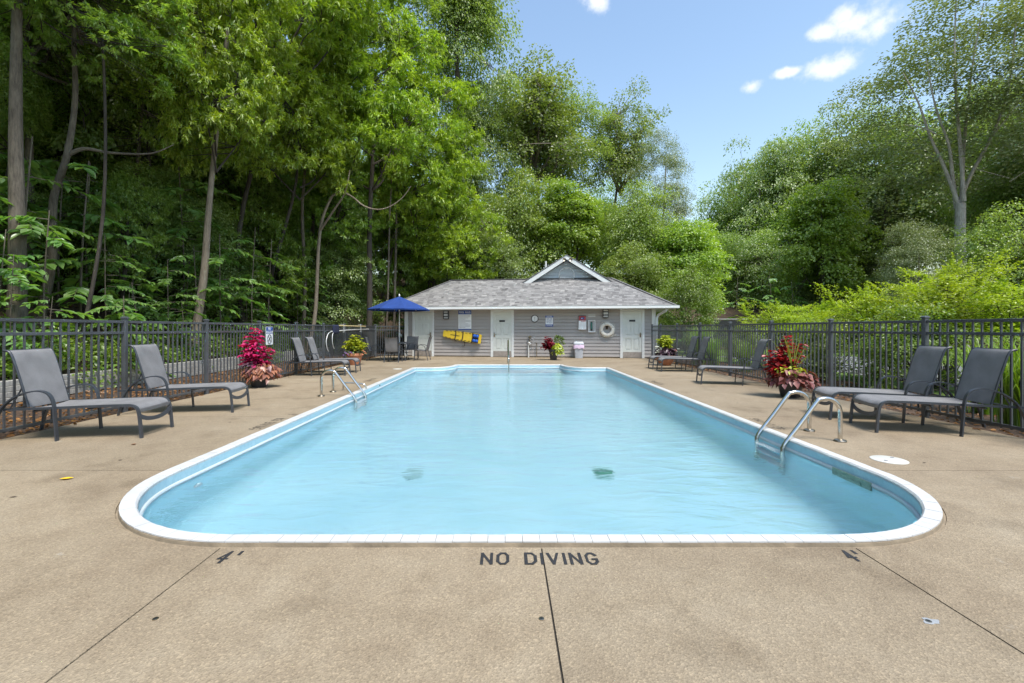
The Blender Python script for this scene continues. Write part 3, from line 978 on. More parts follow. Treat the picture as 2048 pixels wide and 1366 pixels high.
# pool rules sign
t = wall_thing('pool_rules_sign', 'tall white POOL RULES sign with blue header on grey siding', 'sign', 929.8, 640.3)
w2, h2 = wsize(930, 26.4) / 2, wsize(930, 39.4) / 2
MB().box(-w2, w2, -.012, 0, -h2, h2, .002).build('sign_panel', M['signwhite'], t)
hd = MB().box(-w2, w2, -.015, -.0122, h2 - .19, h2 - .004).box(-w2, w2, -.015, -.0122, -h2 + .004, -h2 + .05).build('colour_band', M['blue'], t)
link('lettering', text_mesh('POOL  RULES', .12, M['signwhite'], w2 * 1.72), hd, (0, -.0162, h2 - .10), (PI / 2, 0, 0))
ln_ = MB(); z = h2 - .24
rl = random.Random(3)
for k in range(11):
    ln_.box(-w2 + .035, -w2 + .035 + (2 * w2 - .07) * rl.choice((1, .95, .8, .55)), -.0138, -.0122, z - .011, z + .004); z -= .055
ln_.build('printed_lines', M['ink'], t)

# warning sign
t = wall_thing('warning_sign', 'small blue and white lifeguard warning sign right of the wall clock', 'sign', 1098.7, 642)
w2, h2 = wsize(1098, 15.6) / 2, wsize(1098, 22.4) / 2
MB().box(-w2, w2, -.01, 0, -h2, h2, .002).build('sign_panel', M['blue'], t)
MB().box(-w2 + .012, w2 - .012, -.0122, -.0102, -h2 + .1, h2 - .1).build('white_field', M['signwhite'], t)
lt = t
for tx, sz, zz, wd, mt in (('WARNING', .07, h2 - .05, .26, 'signwhite'), ('NO LIFE', .09, .085, .24, 'blue'), ('GUARD', .075, 0, .25, 'blue'), ('ON DUTY', .08, -.08, .26, 'blue')):
    link('lettering', text_mesh(tx, sz, M[mt], wd), lt, (0, -.0135, zz), (PI / 2, 0, 0))
MB().box(-w2 + .05, w2 - .05, -.0118, -.0102, -h2 + .06, -h2 + .07).box(-w2 + .05, w2 - .05, -.0118, -.0102, -h2 + .03, -h2 + .04).build('printed_lines', M['signwhite'], t)

# clock
t = wall_thing('wall_clock', 'round wall clock with black rim and pale face on grey siding', 'clock', 1069.6, 637.2)
MB().lathe([(.165, 0), (.168, -.03), (.155, -.045), (.140, -.04), (.138, -.015), (.165, 0)], 32, axis='y', caps=False).build('clock_rim', M['black'], t)
MB().lathe([(0, -.006), (.142, -.006), (.142, -.018), (0, -.018)], 32, axis='y').build('clock_face', M['signwhite'], t)
tk = MB()
for k in range(12):
    a = PI / 6 * k
    tk.tube([(math.sin(a) * .105, -.0195, math.cos(a) * .105), (math.sin(a) * .128, -.0195, math.cos(a) * .128)], 0, flat=(.004, .001), up=(math.cos(a), 0, -math.sin(a)))
tk.build('hour_marks', M['ink'], t)
MB().box(-.006, .006, -.023, -.021, -.02, .075).build('clock_hand', M['black'], t)
MB().box(-.004, .004, -.026, -.024, -.11, .02).build('clock_hand', M['black'], t)

# first aid cabinet, phone cabinet, little sign
t = wall_thing('first_aid_box', 'white first aid box with red and blue label on the house wall', 'box', 1164.6, 646.5)
MB().box(-.165, .165, -.16, 0, -.285, .115, .008).build('cabinet', M['signwhite'], t)
MB().add([(-.15, -.13, .118), (.15, -.13, .118), (.15, -.10, .31), (-.15, -.10, .31), (-.15, -.002, .118), (.15, -.002, .118), (.15, -.002, .31), (-.15, -.002, .31)],
         [(0, 1, 2, 3), (4, 7, 6, 5), (0, 3, 7, 4), (1, 5, 6, 2), (3, 2, 6, 7), (0, 4, 5, 1)]).build('label_panel', M['red'], t)
pa = [(.09 * math.cos(a), .05 * math.sin(a)) for a in [2 * PI * k / 20 for k in range(20)]]
MB().prism([(x, .215 + z) for x, z in pa], -.124, -.114, 'y').build('blue_emblem', M['blue'], t)
MB().prism([(-.055, .195), (-.01, .195), (.01, .225), (-.02, .245)], -.128, -.1245, 'y').build('white_emblem', M['signwhite'], t)
MB().box(-.06, .14, -.1625, -.1605, .07, .095).build('red_print_line', M['red'], t)
MB().tube([(-.165, -.02, .318), (0, -.06, .33), (.165, -.02, .318)], .02, 6).build('top_bar', M['black'], t)
t = wall_thing('phone_box', 'open fronted grey emergency phone box beside the first aid box', 'phone box', 1183.4, 652.3)
b = MB().box(-.15, .15, -.02, 0, -.27, .27)
b.box(-.15, -.125, -.14, -.021, -.27, .27, .003).box(.125, .15, -.14, -.021, -.27, .27, .003).box(-.124, .124, -.14, -.021, .245, .27, .003).box(-.124, .124, -.14, -.021, -.27, -.245, .003)
b.build('cabinet', M['signwhite'], t)
MB().box(-.123, .123, -.027, -.0205, -.244, .244).build('back_panel', M['steelgrey'], t)
hs = MB().box(-.055, .03, -.07, -.0275, -.2, .19, .01); hs.build('phone_body', M['black'], t)
MB().tube(curve_pts([(-.02, -.08, .15), (-.02, -.11, .10), (-.02, -.11, -.06), (-.02, -.08, -.12)], 4), .022, 8).build('handset', M['drain_green'], t)
t = wall_thing('notice_plate', 'small blank pale notice plate above the phone box', 'sign', 1183.5, 631.2)
MB().box(-.16, .16, -.006, 0, -.055, .055, .002).build('notice_plate_face', M['lampglass'], t)

# life ring
t = wall_thing('life_ring', 'white life ring with rope hanging on the wall left of the right door', 'life ring', 1213.8, 659)
R_, r_ = .245, .078
prof = [(R_ + r_ * math.cos(a), r_ * .85 * math.sin(a) - r_) for a in [2 * PI * k / 14 for k in range(15)]]
mb = MB(); n_ = 40; vs = []; fs = []
for i in range(n_):
    A = 2 * PI * i / n_
    for (rr, hh) in prof[:-1]: vs.append((rr * math.cos(A), hh, rr * math.sin(A)))
for i in range(n_):
    for j in range(14):
        fs.append((i * 14 + j, i * 14 + (j + 1) % 14, ((i + 1) % n_) * 14 + (j + 1) % 14, ((i + 1) % n_) * 14 + j))
mb.add(vs, fs, True); mb.build('ring_body', M['ring'], t)
for a in (112, 20, -88, 200):
    A = math.radians(a); c = (R_ * math.cos(A), -r_, R_ * math.sin(A))
    MB().tube([(c[0] + (r_ + .004) * math.cos(b) * math.cos(A), c[1] + (r_ * .86 + .004) * math.sin(b), c[2] + (r_ + .004) * math.cos(b) * math.sin(A)) for b in [2 * PI * k / 14 for k in range(15)]], .008, 5).build('band', M['steelgrey'], t)
rp_ = [((R_ + r_ + .018 + (.03 if k % 5 == 2 else 0)) * math.cos(2 * PI * k / 20), -r_, (R_ + r_ + .018 + (.03 if k % 5 == 2 else 0)) * math.sin(2 * PI * k / 20)) for k in range(21)]
rope = MB().tube(curve_pts(rp_, 3), .008, 5)
rope.tube(curve_pts([(.2, -.05, -.28), (.28, -.04, -.22), (.38, -.04, -.22), (.36, -.04, -.27), (.22, -.05, -.29)], 4), .008, 5)
rope.build('rope', M['ring'], t)
MB().tube([(0, 0, .1), (0, -.14, .06), (0, -.15, .12)], .02, 8).box(-.05, .05, -.03, -.001, .02, .16, .004).build('hook', M['strap'], t)

# spine board on brackets, with its straps and head blocks
s0_, z0_, w0_ = front(924.5, 672.5, .12)
t = thing('spine_board', 'yellow rescue spine board with blue head blocks hung on the siding', 'rescue board', w0_, YAW)
L2 = wsize(925, 78) / 2
ang = -math.radians(8.5)


def bt(x, z):      # board coordinates (x along, z across) turned by the tilt
    return (x * math.cos(ang) - z * math.sin(ang), x * math.sin(ang) + z * math.cos(ang))


bpd = [(-L2, .11), (-L2 + .05, .15), (-L2 + .5, .20), (.1, .215), (L2 - .05, .215), (L2, .19), (L2, -.19), (L2 - .05, -.215), (.1, -.215), (-L2 + .5, -.20), (-L2 + .05, -.15), (-L2, -.11)]
MB().prism([bt(*p) for p in bpd], -.05, .0, 'y').build('board', M['yellow'], t)
bpd2 = [(x * .97, z * .86) for x, z in bpd]
MB().prism([bt(*p) for p in bpd2], -.056, -.0502, 'y').build('board_face', M['yellow'], t)
for k in range(9):
    x = -L2 + .17 + k * (2 * L2 - .35) / 8
    for sg in (-1, 1):
        zz = sg * (.125 + .05 * min(1, (x + L2) / .5))
        pts = [bt(x + a, zz + b) for a, b in ((-.055, -.014), (.055, -.014), (.055, .014), (-.055, .014))]
        MB().prism(pts, -.0575, -.0562, 'y').build('hand_hole', M['strap'], t)
for x in (-.32, .02, .48):
    pts = [(bt(x, -.225)[0], -.02, bt(x, -.225)[1])] + [(bt(x + .02 * math.sin(PI * k / 6), -.22 + .44 * k / 6)[0], -.066, bt(x, -.22 + .44 * k / 6)[1]) for k in range(7)] + [(bt(x, .225)[0], -.02, bt(x, .225)[1])]
    MB().tube(pts, 0, flat=(.026, .003), up=(1, 0, 0)).build('strap', M['strap'], t)
pts = [bt(-.55, .01), bt(-.12, .01), bt(-.12, -.015), bt(-.55, -.015)]
MB().prism(list(reversed(pts)), -.066, -.0568, 'y').build('strap', M['strap'], t)
hb = MB().prism([bt(*p) for p in ((L2 - .38, -.2), (L2 - .12, -.2), (L2 - .12, .2), (L2 - .38, .2))], -.085, -.0585, 'y').build('head_pad', M['net'], t)
for sx in (-.31, -.19):
    for sz in (-.11, .11):
        c = bt(L2 + sx, sz)
        MB().lathe([(0, -.16), (.045, -.16), (.07, -.14), (.075, -.086), (0, -.086)], 12, (c[0], 0, c[1]), 'y').build('head_block', M['bluefoam'], t)
pts = [bt(L2 - .27, -.2), bt(L2 - .23, -.2), bt(L2 - .23, .2), bt(L2 - .27, .2)]
MB().prism(pts, -.098, -.0855, 'y').build('strap', M['black'], t)
for x in (-.28, .12):
    c = bt(x, -.22)
    MB().tube([(c[0], .11, c[1] - .05), (c[0], -.06, c[1] - .03), (c[0], -.065, c[1] + .03)], .014, 6).build('bracket', M['black'], t)
c = bt(.1, -.23)
MB().tube(curve_pts([(c[0] + .06, -.02, c[1]), (c[0] + .05, -.02, c[1] - .14), (c[0] + .03, -.02, c[1] - .2), (c[0] - .09, -.02, c[1] - .2)], 4), 0, flat=(.016, .003), up=(1, 0, 0)).build('loose_strap', M['strap'], t)

# flood lights on the gable peak
gp_ = house.matrix_basis @ Vector((gx_, gy_ - .41, GP - .24))
t = thing('flood_light', 'twin round flood light under the peak of the white gable', 'lamp', gp_, YAW)
MB().box(-.05, .16, -.03, .008, .02, .09, .006).build('mount', M['white'], t)
for x in (-.10, .20):
    MB().tube([(x * .6 + .02, -.02, .05), (x, -.1, .01)], .014, 6).lathe([(.03, 0), (.055, -.02), (.085, -.11), (.07, -.105), (.0, -.06)], 16, (x, -.08, 0), 'y').build('lamp_head', M['dullsteel'], t)

# standpipes by the wall
s_, z_, w_ = front(1057, 716, .10)
t = thing('hose_standpipe', 'white standpipe with garden hose tap against the house wall', 'pipe', (w_.x, w_.y, 0), YAW)
MB().tube([(0, 0, 0), (0, 0, .66)], .032, 10).tube(curve_pts([(0, 0, .60), (.0, -.05, .67), (.05, -.06, .66), (.06, -.05, .58)], 4), .03, 8).build('white_pipe', M['polewhite'], t)
MB().tube([(.04, 0, .62), (.06, 0, .80), (.06, 0, .92)], .03, 8).lathe([(.02, 0), (.08, .01), (.085, .045), (.03, .06), (0, .06)], 12, (.06, -.0, .92)).build('tap', M['dullsteel'], t)
MB().tube(curve_pts([(.06, -.03, .78), (.16, -.06, .84), (.24, -.05, .78), (.22, -.05, .66), (.12, -.05, .60), (.08, -.04, .68), (.18, -.05, .74)], 5), .014, 6).build('hose', M['steelgrey'], t)
s_, z_, w_ = front(1073.3, 716, .10)
t = thing('thin_standpipe', 'thin dark standpipe against the house wall near the hose tap', 'pipe', (w_.x, w_.y, 0), YAW)
MB().tube([(0, 0, 0), (0, 0, .58)], .016, 8).tube([(0, 0, .58), (0, 0, .66)], .024, 8).tube([(0, 0, .52), (-.01, -.06, .52)], .012, 6).build('dark_pipe', M['dullsteel'], t)

# waste bin with liner
s_, z_, w_ = front(1157.3, 716, .26)
t = thing('waste_bin', 'light grey plastic waste bin with pinkish liner against the house', 'bin', (w_.x, w_.y, 0), YAW)


def tub(mb, rows, n=4, rad=.05):
    vs = []
    for hw, hd, z in rows:
        for cxs, cys, a0 in ((1, 1, 0), (-1, 1, 90), (-1, -1, 180), (1, -1, 270)):
            for k in range(n):
                a = math.radians(a0 + 90 * k / (n - 1))
                vs.append((cxs * (hw - rad) + rad * math.cos(a), cys * (hd - rad) + rad * math.sin(a), z))
    m = 4 * n; fs = []
    for i in range(len(rows) - 1):
        for k in range(m): fs.append((i * m + k, i * m + (k + 1) % m, (i + 1) * m + (k + 1) % m, (i + 1) * m + k))
    fs.append(tuple(range(m - 1, -1, -1))); fs.append(tuple((len(rows) - 1) * m + k for k in range(m)))
    return mb.add(vs, fs, True)


tub(MB(), [(.165, .14, 0), (.17, .145, .02), (.205, .17, .66)]).build('bin_body', M['bin'], t)
tub(MB(), [(.222, .187, .60), (.222, .187, .66), (.20, .16, .70), (.17, .09, .725)]).build('bin_lid', M['bin'], t)
bg = MB(); vs = []; nn = 28
for i, (f_, z) in enumerate(((1.0, .60), (1.1, .55), (1.13, .48), (1.16, .43))):
    for k in range(nn):
        a = 2 * PI * k / nn; c_, s2 = math.cos(a), math.sin(a)
        q_ = max(abs(c_), abs(s2))
        wv = 1 + .035 * math.sin(k * 2.3 + i)
        vs.append((.205 * f_ * wv * c_ / q_, .17 * f_ * wv * s2 / q_, z + .02 * math.sin(k * 1.7 + i * 2)))
bg.add(vs, [(i * nn + k, i * nn + (k + 1) % nn, (i + 1) * nn + (k + 1) % nn, (i + 1) * nn + k) for i in range(3) for k in range(nn)], True)
bg.build('bin_liner', M['bag'], t)

# ------------------------------------------------------------------ fences
def fence(name, label, p0, posts, step_dir, seed, rails_to=None):
    """posts: distances along step_dir from p0; panels between successive posts"""
    d = Vector(step_dir).normalized()
    rz = math.atan2(d.y, d.x)
    root = thing(name, label, 'fence', p0, rz)
    pm = MB().box(-.032, .032, -.032, .032, -.05, 1.455, .004).mesh('post', M['fence'])
    cm = MB().add([(-.04, -.04, 0), (.04, -.04, 0), (.04, .04, 0), (-.04, .04, 0), (-.04, -.04, .018), (.04, -.04, .018), (.04, .04, .018), (-.04, .04, .018), (-.02, -.02, .032), (.02, -.02, .032), (.02, .02, .032), (-.02, .02, .032)],
                  [(3, 2, 1, 0), (0, 1, 5, 4), (1, 2, 6, 5), (2, 3, 7, 6), (3, 0, 4, 7), (4, 5, 9, 8), (5, 6, 10, 9), (6, 7, 11, 10), (7, 4, 8, 11), (8, 9, 10, 11)]).mesh('post_cap', M['fence'])
    pk = MB().box(-.0095, .0095, -.0095, .0095, .06, 1.40).mesh('picket', M['fence'])
    for a in posts:
        o = link('post', pm, root, (a, 0, 0)); link('post_cap', cm, o, (0, 0, 1.455))
    for a, b in zip(posts[:-1], posts[1:]):
        for z in (1.405, 1.235, .095):
            r = MB()
            r.box(a + .033, b - .033, -.016, .016, z - .022, z + .018, .003)
            r.build('rail', M['fence'], root)
        n = max(1, round((b - a) / .114))
        for k in range(1, n):
            link('picket', pk, root, (a + (b - a) * k / n, 0, 0))
    return root


lposts = [k * 1.935 for k in range(11)]
fence('left_fence', 'dark metal picket fence along the left side of the pool deck', (-5.95, 1.295, 0), lposts, (0, 1, 0), 1)
c0 = Vector((-5.95, 1.295 + lposts[-1], 0)); e0 = P0 + HV * .25
dd = (e0 - c0)
fence('corner_fence', 'short dark fence return joining the left fence to the pool house', c0 + dd.normalized() * .04, [.0, dd.length - .05], dd, 2) if dd.length > .4 else None
rposts = [0, 1.95, 3.9, 5.85, 7.8, 9.75, 11.7, 13.65, 15.6, 17.55, 19.3, 20.35]
fence('right_fence', 'dark metal picket fence along the right side of the pool deck', (6.19, -1.08, 0), rposts, (0, 1, 0), 3)

# no diving sign on the left fence
t = thing('no_diving_sign', 'small white and blue NO DIVING sign hung on the left fence', 'sign', (-5.918, 11.37, 1.12), PI / 2)
w2, h2 = .165, .225
rr_ = []
for cxs, cys, a0 in ((1, 1, 0), (-1, 1, 90), (-1, -1, 180), (1, -1, 270)):
    for k in range(4):
        a = math.radians(a0 + 30 * k); rr_.append((cxs * (w2 - .025) + .025 * math.cos(a), cys * (h2 - .025) + .025 * math.sin(a)))
MB().prism(rr_, -.006, 0, 'y').build('sign_panel', M['signwhite'], t)
MB().box(-w2 + .006, w2 - .006, -.008, -.0062, .125, .215).box(-w2 + .006, w2 - .006, -.008, -.0062, .05, .062).build('colour_band', M['blue'], t)
lt = t
link('lettering', text_mesh('NO', .09, M['signwhite'], .13), lt, (0, -.0092, .170), (PI / 2, 0, 0))
link('lettering', text_mesh('DIVING', .065, M['blue'], .28), lt, (0, -.0075, .094), (PI / 2, 0, 0))
pg = MB()
pts = [(.10 * math.cos(a), -.008, -.085 + .11 * math.sin(a)) for a in [2 * PI * k / 28 for k in range(29)]]
pg.tube(pts, .008, 5)
pg.tube([(-.06, -.008, .0), (.07, -.008, -.165)], .007, 5)
pg.tube(curve_pts([(.055, -.0085, -.03), (.01, -.0085, -.075), (-.03, -.0085, -.10), (-.05, -.0085, -.14)], 4), .011, 5)
pg.tube([(.01, -.0085, -.075), (.035, -.0085, -.12)], .008, 5)
pg.lathe([(0, -.012), (.017, -.012), (.017, -.006), (0, -.006)], 10, (.068, 0, -.015), 'y')
pg.build('pictogram', M['black'], t)

# life hook and net pole resting on the left fence
yh0, yh1 = 15.25, 19.4
t = thing('life_hook', 'long white shepherd hook pole hung along the left fence', 'rescue hook', (-5.86, 0, 0))
hk = MB().tube(curve_pts([(0, yh0 + .0, 1.20), (0, (yh0 + yh1) / 2, 1.25), (0, yh1, 1.27)], 4), .02, 8)
hk.build('pole', M['polewhite'], t)
MB().tube(curve_pts([(0, yh0, 1.20), (0, yh0 - .26, 1.12), (.0, yh0 - .42, .90), (.02, yh0 - .40, .66), (.03, yh0 - .30, .55)], 5), .012, 6).tube(
    curve_pts([(0.0, yh0 + .35, 1.21), (.03, yh0 + .06, 1.12), (.05, yh0 - .03, .92), (.05, yh0 + .04, .70), (.06, yh0 + .12, .62)], 5), .012, 6).build('hook', M['polewhite'], t)
t = thing('leaf_net', 'dark pool leaf net on a yellowed pole lying along the fence top', 'pool net', (-5.86, 0, 0))
MB().tube([(.02, 15.9, 1.40), (.02, 18.9, 1.385)], .022, 8).build('pole', M['palepole'], t)
nt = MB(); nt.box(-.02, .06, 15.35, 15.88, 1.12, 1.44, .05); nt.build('net_bag', M['net'], t)
hkm = MB()
for y in (16.3, 18.2): hkm.tube([(-.06, y, 1.44), (.05, y, 1.45), (.055, y, 1.16), (.0, y, 1.18)], .01, 5)
hkm.build('hook', M['polewhite'], t)

# ------------------------------------------------------------------ sun loungers
def make_lounger():
    root = thing('sun_lounger', 'x', 'sun lounger')
    W = .30
    rail = curve_pts([(.055, 0, .27), (.075, 0, .345), (.13, 0, .385), (.24, 0, .392), (.6, 0, .386), (1.05, 0, .375), (1.62, 0, .366)], 5)
    fr = MB()
    for sy in (-1, 1): fr.tube([(p.x, sy * W, p.z) for p in rail], 0, flat=(.016, .013), up=(0, 1, 0))
    fr.tube([(1.18, -W, .34), (1.18, W, .34)], .012, 6).tube([(.62, -W, .352), (.62, W, .352)], .011, 6)
    fr.build('seat_frame', M['frame'], root)
    for sy in (-1, 1):
        MB().tube([(.055, sy * W, .275), (.042, sy * W, .14), (.030, sy * W, .0)], 0, flat=(.017, .013), up=(0, 1, 0)).build('leg', M['frame'], root)
        hoop = curve_pts([(.905, 0, 0), (.925, 0, .26), (.94, 0, .43), (.985, 0, .535), (1.07, 0, .578), (1.18, 0, .572), (1.32, 0, .525), (1.44, 0, .43), (1.52, 0, .30), (1.57, 0, .15), (1.605, 0, 0)], 5)
        MB().tube([(p.x, sy * (W + .035), p.z) for p in hoop], 0, flat=(.022, .0075), up=(0, 1, 0)).build('armrest', M['frame'], root)
    st = curve_pts([(.052, -W, .265), (.045, -.18, .215), (.04, 0, .195), (.045, .18, .215), (.052, W, .265)], 5)
    MB().tube(st, 0, flat=(.024, .007), up=(.15, 0, 1)).build('stretcher', M['frame'], root)

    def sheet(prof, hw, sag, th, ny=6):
        vs = []; m = len(prof)
        for s_ in (0, 1):
            for i, (x, z) in enumerate(prof):
                for k in range(ny + 1):
                    u = -1 + 2 * k / ny
                    vs.append((x, u * hw, z - sag * (1 - u * u) * min(1, 4 * (i / (m - 1)) + .1) - s_ * th))
        fs = []; nn = ny + 1; o = m * nn
        for i in range(m - 1):
            for k in range(ny):
                a = i * nn + k
                fs.append((a, a + 1, a + nn + 1, a + nn)); fs.append((o + a, o + a + nn, o + a + nn + 1, o + a + 1))
        for k in range(ny):
            fs.append((k, o + k, o + k + 1, k + 1)); a = (m - 1) * nn + k; fs.append((a, a + 1, o + a + 1, o + a))
        for i in range(m - 1):
            a = i * nn; fs.append((a, a + nn, o + a + nn, o + a)); a = i * nn + ny; fs.append((a, o + a, o + a + nn, a + nn))
        return MB().add(vs, fs, True)
    seat = [(p.x, p.z + .012) for p in rail if p.x < 1.23 and p.z > .28] + [(1.245, .384)]
    seat[0] = (.052, .345)
    sheet(seat, W - .004, .022, .006).build('seat_sling', M['sling'], root)
    bk = curve_pts([(1.24, 0, .390), (1.295, 0, .60), (1.36, 0, .83), (1.41, 0, .985), (1.445, 0, 1.035), (1.495, 0, 1.045)], 5)
    bo = sheet([(p.x - .004, p.z) for p in bk], W - .03, .0, .006).build('backrest', M['sling'], root)
    bf = MB()
    for sy in (-1, 1): bf.tube([(p.x + .008, sy * (W - .022), p.z) for p in bk], .0135, 8)
    bf.tube([(1.488, -W + .022, 1.038), (1.488, W - .022, 1.038)], .0135, 8).tube([(1.338, -W + .022, .70), (1.338, W - .022, .70)], .010, 6)
    bf.build('back_frame', M['frame'], bo)
    pr = MB()
    for sy in (-1, 1): pr.tube([(1.325, sy * (W - .07), .66), (1.48, sy * (W - .07), .36)], .009, 6)
    pr.tube([(1.48, -W, .36), (1.48, W, .36)], .010, 6)
    pr.build('prop_stay', M['frame'], root)
    return root


LW = 'loungers set out round the pool'
proto = make_lounger()
spots = [((-4.33, 5.70), 187, 'grey sling lounger nearest on the left, cut off by the frame edge'),
         ((-4.24, 7.34), 188, 'grey sling lounger second on the left, beside the magenta coleus pot'),
         ((-4.43, 12.83), 186, 'grey lounger on the left past the ladder, nearer of the touching pair'),
         ((-4.40, 13.66), 186, 'grey lounger on the far left, beside the yellow leaved terracotta pot'),
         ((4.655, 5.98), -11.5, 'grey sling lounger at the right edge, nearest to the camera'),
         ((4.65, 6.78), -12.5, 'grey sling lounger second on the right, behind the chrome ladder'),
         ((4.575, 10.88), -13.5, 'lone grey lounger midway along the right fence'),
         ((4.66, 13.95), -6, 'far right lounger of the touching pair, nearer to the camera'),
         ((4.67, 14.80), -5, 'farthest lounger on the right, in front of the white flowered pot')]
for i, (p, a, lb) in enumerate(spots):
    o = proto if i == 0 else copy_tree(proto)
    o.location = (p[0], p[1], 0)
    ar = math.radians(a)
    o.rotation_euler = (0, 0, ar)
    o['label'] = lb; o['group'] = LW

# ------------------------------------------------------------------ ladders and rails
def ladder(name, label, x_edge, sgn, ys, post_x):
    """sgn: +1 when the deck lies at larger x"""
    root = thing(name, label, 'pool ladder', (post_x, (ys[0] + ys[1]) / 2, 0), 0, 'chrome pool ladders')
    for y in ys:
        dy = y - (ys[0] + ys[1]) / 2
        pts = [(0, dy, 0), (0, dy, .30)]
        pts += [(-sgn * (.165 - .165 * math.cos(a)), dy, .33 + .165 * math.sin(a)) for a in [math.radians(k) for k in (15, 35, 55, 75, 95, 112, 128)]]
        pts += [(-sgn * .46, dy, .20), (-sgn * .62, dy, -.005), (-sgn * .655, dy, -.07), (-sgn * .665, dy, -.16), (-sgn * .665, dy, -1.0)]
        MB().tube(curve_pts(pts, 3), .0245, 14).build('rail', M['chrome'], root)
        MB().lathe([(.0, 0), (.062, 0), (.066, .008), (.06, .02), (.036, .026), (.03, .03), (0, .03)], 22, (0, dy, 0)).build('base_flange', M['dullsteel'], root)
    h = (ys[1] - ys[0]) / 2 - .024
    for z in (-.20, -.47, -.74):
        MB().box(-.052, .052, -h, h, -.022, .0, .006).build('tread', M['bullnose'], root, (-sgn * .665, 0, z))
    return root


ladder('pool_ladder', 'chrome ladder at the near right corner of the pool', XR, 1, (5.235, 5.77), 3.845)
ladder('pool_ladder', 'chrome ladder midway along the left side of the pool', XL, -1, (8.72, 9.31), -3.54)
gr_ = thing('grab_rail', 'low bent chrome rail beside the left ladder', 'rail', (-3.44, 9.62, 0))
MB().tube(curve_pts([(0, 0, 0), (0, 0, .10), (.03, 0, .145), (.12, 0, .15), (.38, 0, .13), (.46, 0, .10), (.48, 0, .03)], 5), .016, 10).build('rail', M['chrome'], gr_)
MB().lathe([(0, 0), (.03, 0), (.028, .012), (0, .012)], 14).build('base_flange', M['dullsteel'], gr_)
hr = thing('hand_rail', 'chrome hand rail leading down the steps at the far end', 'rail', (.07, 16.95, 0))
MB().tube(curve_pts([(0, 0, 0), (0, 0, .70), (.0, -.05, .80), (.0, -.16, .85), (.01, -.30, .83), (.02, -1.35, .42), (.02, -1.55, .32), (.02, -1.62, .20), (.02, -1.62, -.55)], 4), .0245, 12).build('rail', M['chrome'], hr)
MB().lathe([(.0, 0), (.06, 0), (.058, .018), (.03, .024), (0, .024)], 18).build('base_flange', M['dullsteel'], hr)

# lids, anchors, things lying on the deck
for (px, py, r, lb) in ((1778, 920, .152, 'round white skimmer lid in the deck at the near right'), (795, 738, .14, 'round white skimmer lid in the deck at the far left')):
    g = ground(px, py)
    t = thing('skimmer_lid', lb, 'lid', g, 0, 'skimmer lids')
    MB().lathe([(0, -.02), (r, -.02), (r, .004), (r - .012, .009), (0, .011)], 32).build('cover', M['lid'], t)
    for a in (35, 215):
        MB().lathe([(0, 0), (.016, 0), (.016, .0125), (0, .0125)], 10, (math.cos(math.radians(a)) * r * .6, math.sin(math.radians(a)) * r * .6, 0)).build('finger_hole', M['ink'], t)
for (px, py, lb) in ((311, 1238, 'left deck anchor ring sunk in the near concrete'), (1083, 1238, 'middle deck anchor ring sunk beside the joint'), (1857, 1243, 'right deck anchor hole with a pale patch of mortar')):
    g = ground(px, py)
    t = thing('deck_anchor', lb, 'anchor', g, 0, 'cover anchors in the deck')
    MB().lathe([(.004, 0), (.0125, 0), (.0125, .003), (.009, .004), (.004, .003)], 18).build('ring', M['dullsteel'], t)
    MB().lathe([(0, -.01), (.007, -.01), (.007, .0036), (0, .0036)], 14).build('hole_disc', M['black'], t)  # black disc: the darkness of the anchor's hole put into the colour
    if px > 1800:
        pp = [(.036 * (1 + .35 * math.sin(k * 2.1)) * math.cos(2 * PI * k / 12) + .012, .022 * (1 + .3 * math.cos(k * 1.7)) * math.sin(2 * PI * k / 12)) for k in range(12)]
        MB().prism(pp, .0005, .002).build('mortar_patch', M['steelgrey'], t)


def leaf_piece(name, label, px, py, L, W, mat, rz, curl=.3, group=None, z=.004):
    g = ground(px, py); vs = []; fs = []
    prof = [(-1, .02), (-.6, .6), (-.1, 1), (.4, .8), (.8, .35), (1, .02)]
    for t_, w_ in prof:
        for k in (-1, 0, 1):
            vs.append((t_ * L / 2, k * w_ * W / 2, z + curl * L * (.25 * t_ * t_ + .35 * abs(k) * w_) * .6))
    for i in range(5):
        for k in range(2): fs.append((i * 3 + k, i * 3 + k + 1, i * 3 + k + 4, i * 3 + k + 3))
    n = len(vs)
    o = MB().add(vs, fs, True).build(name, mat, None, g, (0, 0, rz))
    return tag(o, label, 'leaf' if 'leaf' in name else 'twig', group)


M['leaf_yellow'] = plain('yellow_leaf', (.75, .48, .02), .6, 0, .15, 20)
M['leaf_brown'] = plain('brown_leaf', (.20, .085, .03), .8, 0, .25, 20)
M['leaf_dark'] = plain('dark_scrap', (.05, .03, .02), .9, 0, .25, 20)
leaf_piece('fallen_leaf', 'bright yellow fallen leaf on the near left deck', 133, 959, .10, .05, M['leaf_yellow'], .3, .5)
leaf_piece('fallen_leaf', 'small brown curled leaf in front of the left loungers', 267, 890, .06, .03, M['leaf_brown'], .2, .7)
for px, py, lb, s in ((26, 995, 'dark leaf scrap at the left edge of the deck', .035), (240, 921, 'dark scrap between the yellow leaf and the pool corner', .03), (460, 845, 'dark scrap near the second left lounger', .03), (1849, 926, 'dark scrap right of the near skimmer lid', .03), (576, 806, 'dark scrap in front of the left ladder', .025), (1475, 806, 'dark scrap on the right deck before the ladder', .025)):
    leaf_piece('leaf_scrap', lb, px, py, s * 1.4, s * .5, M['leaf_dark'], rnd.uniform(0, 3), .3)

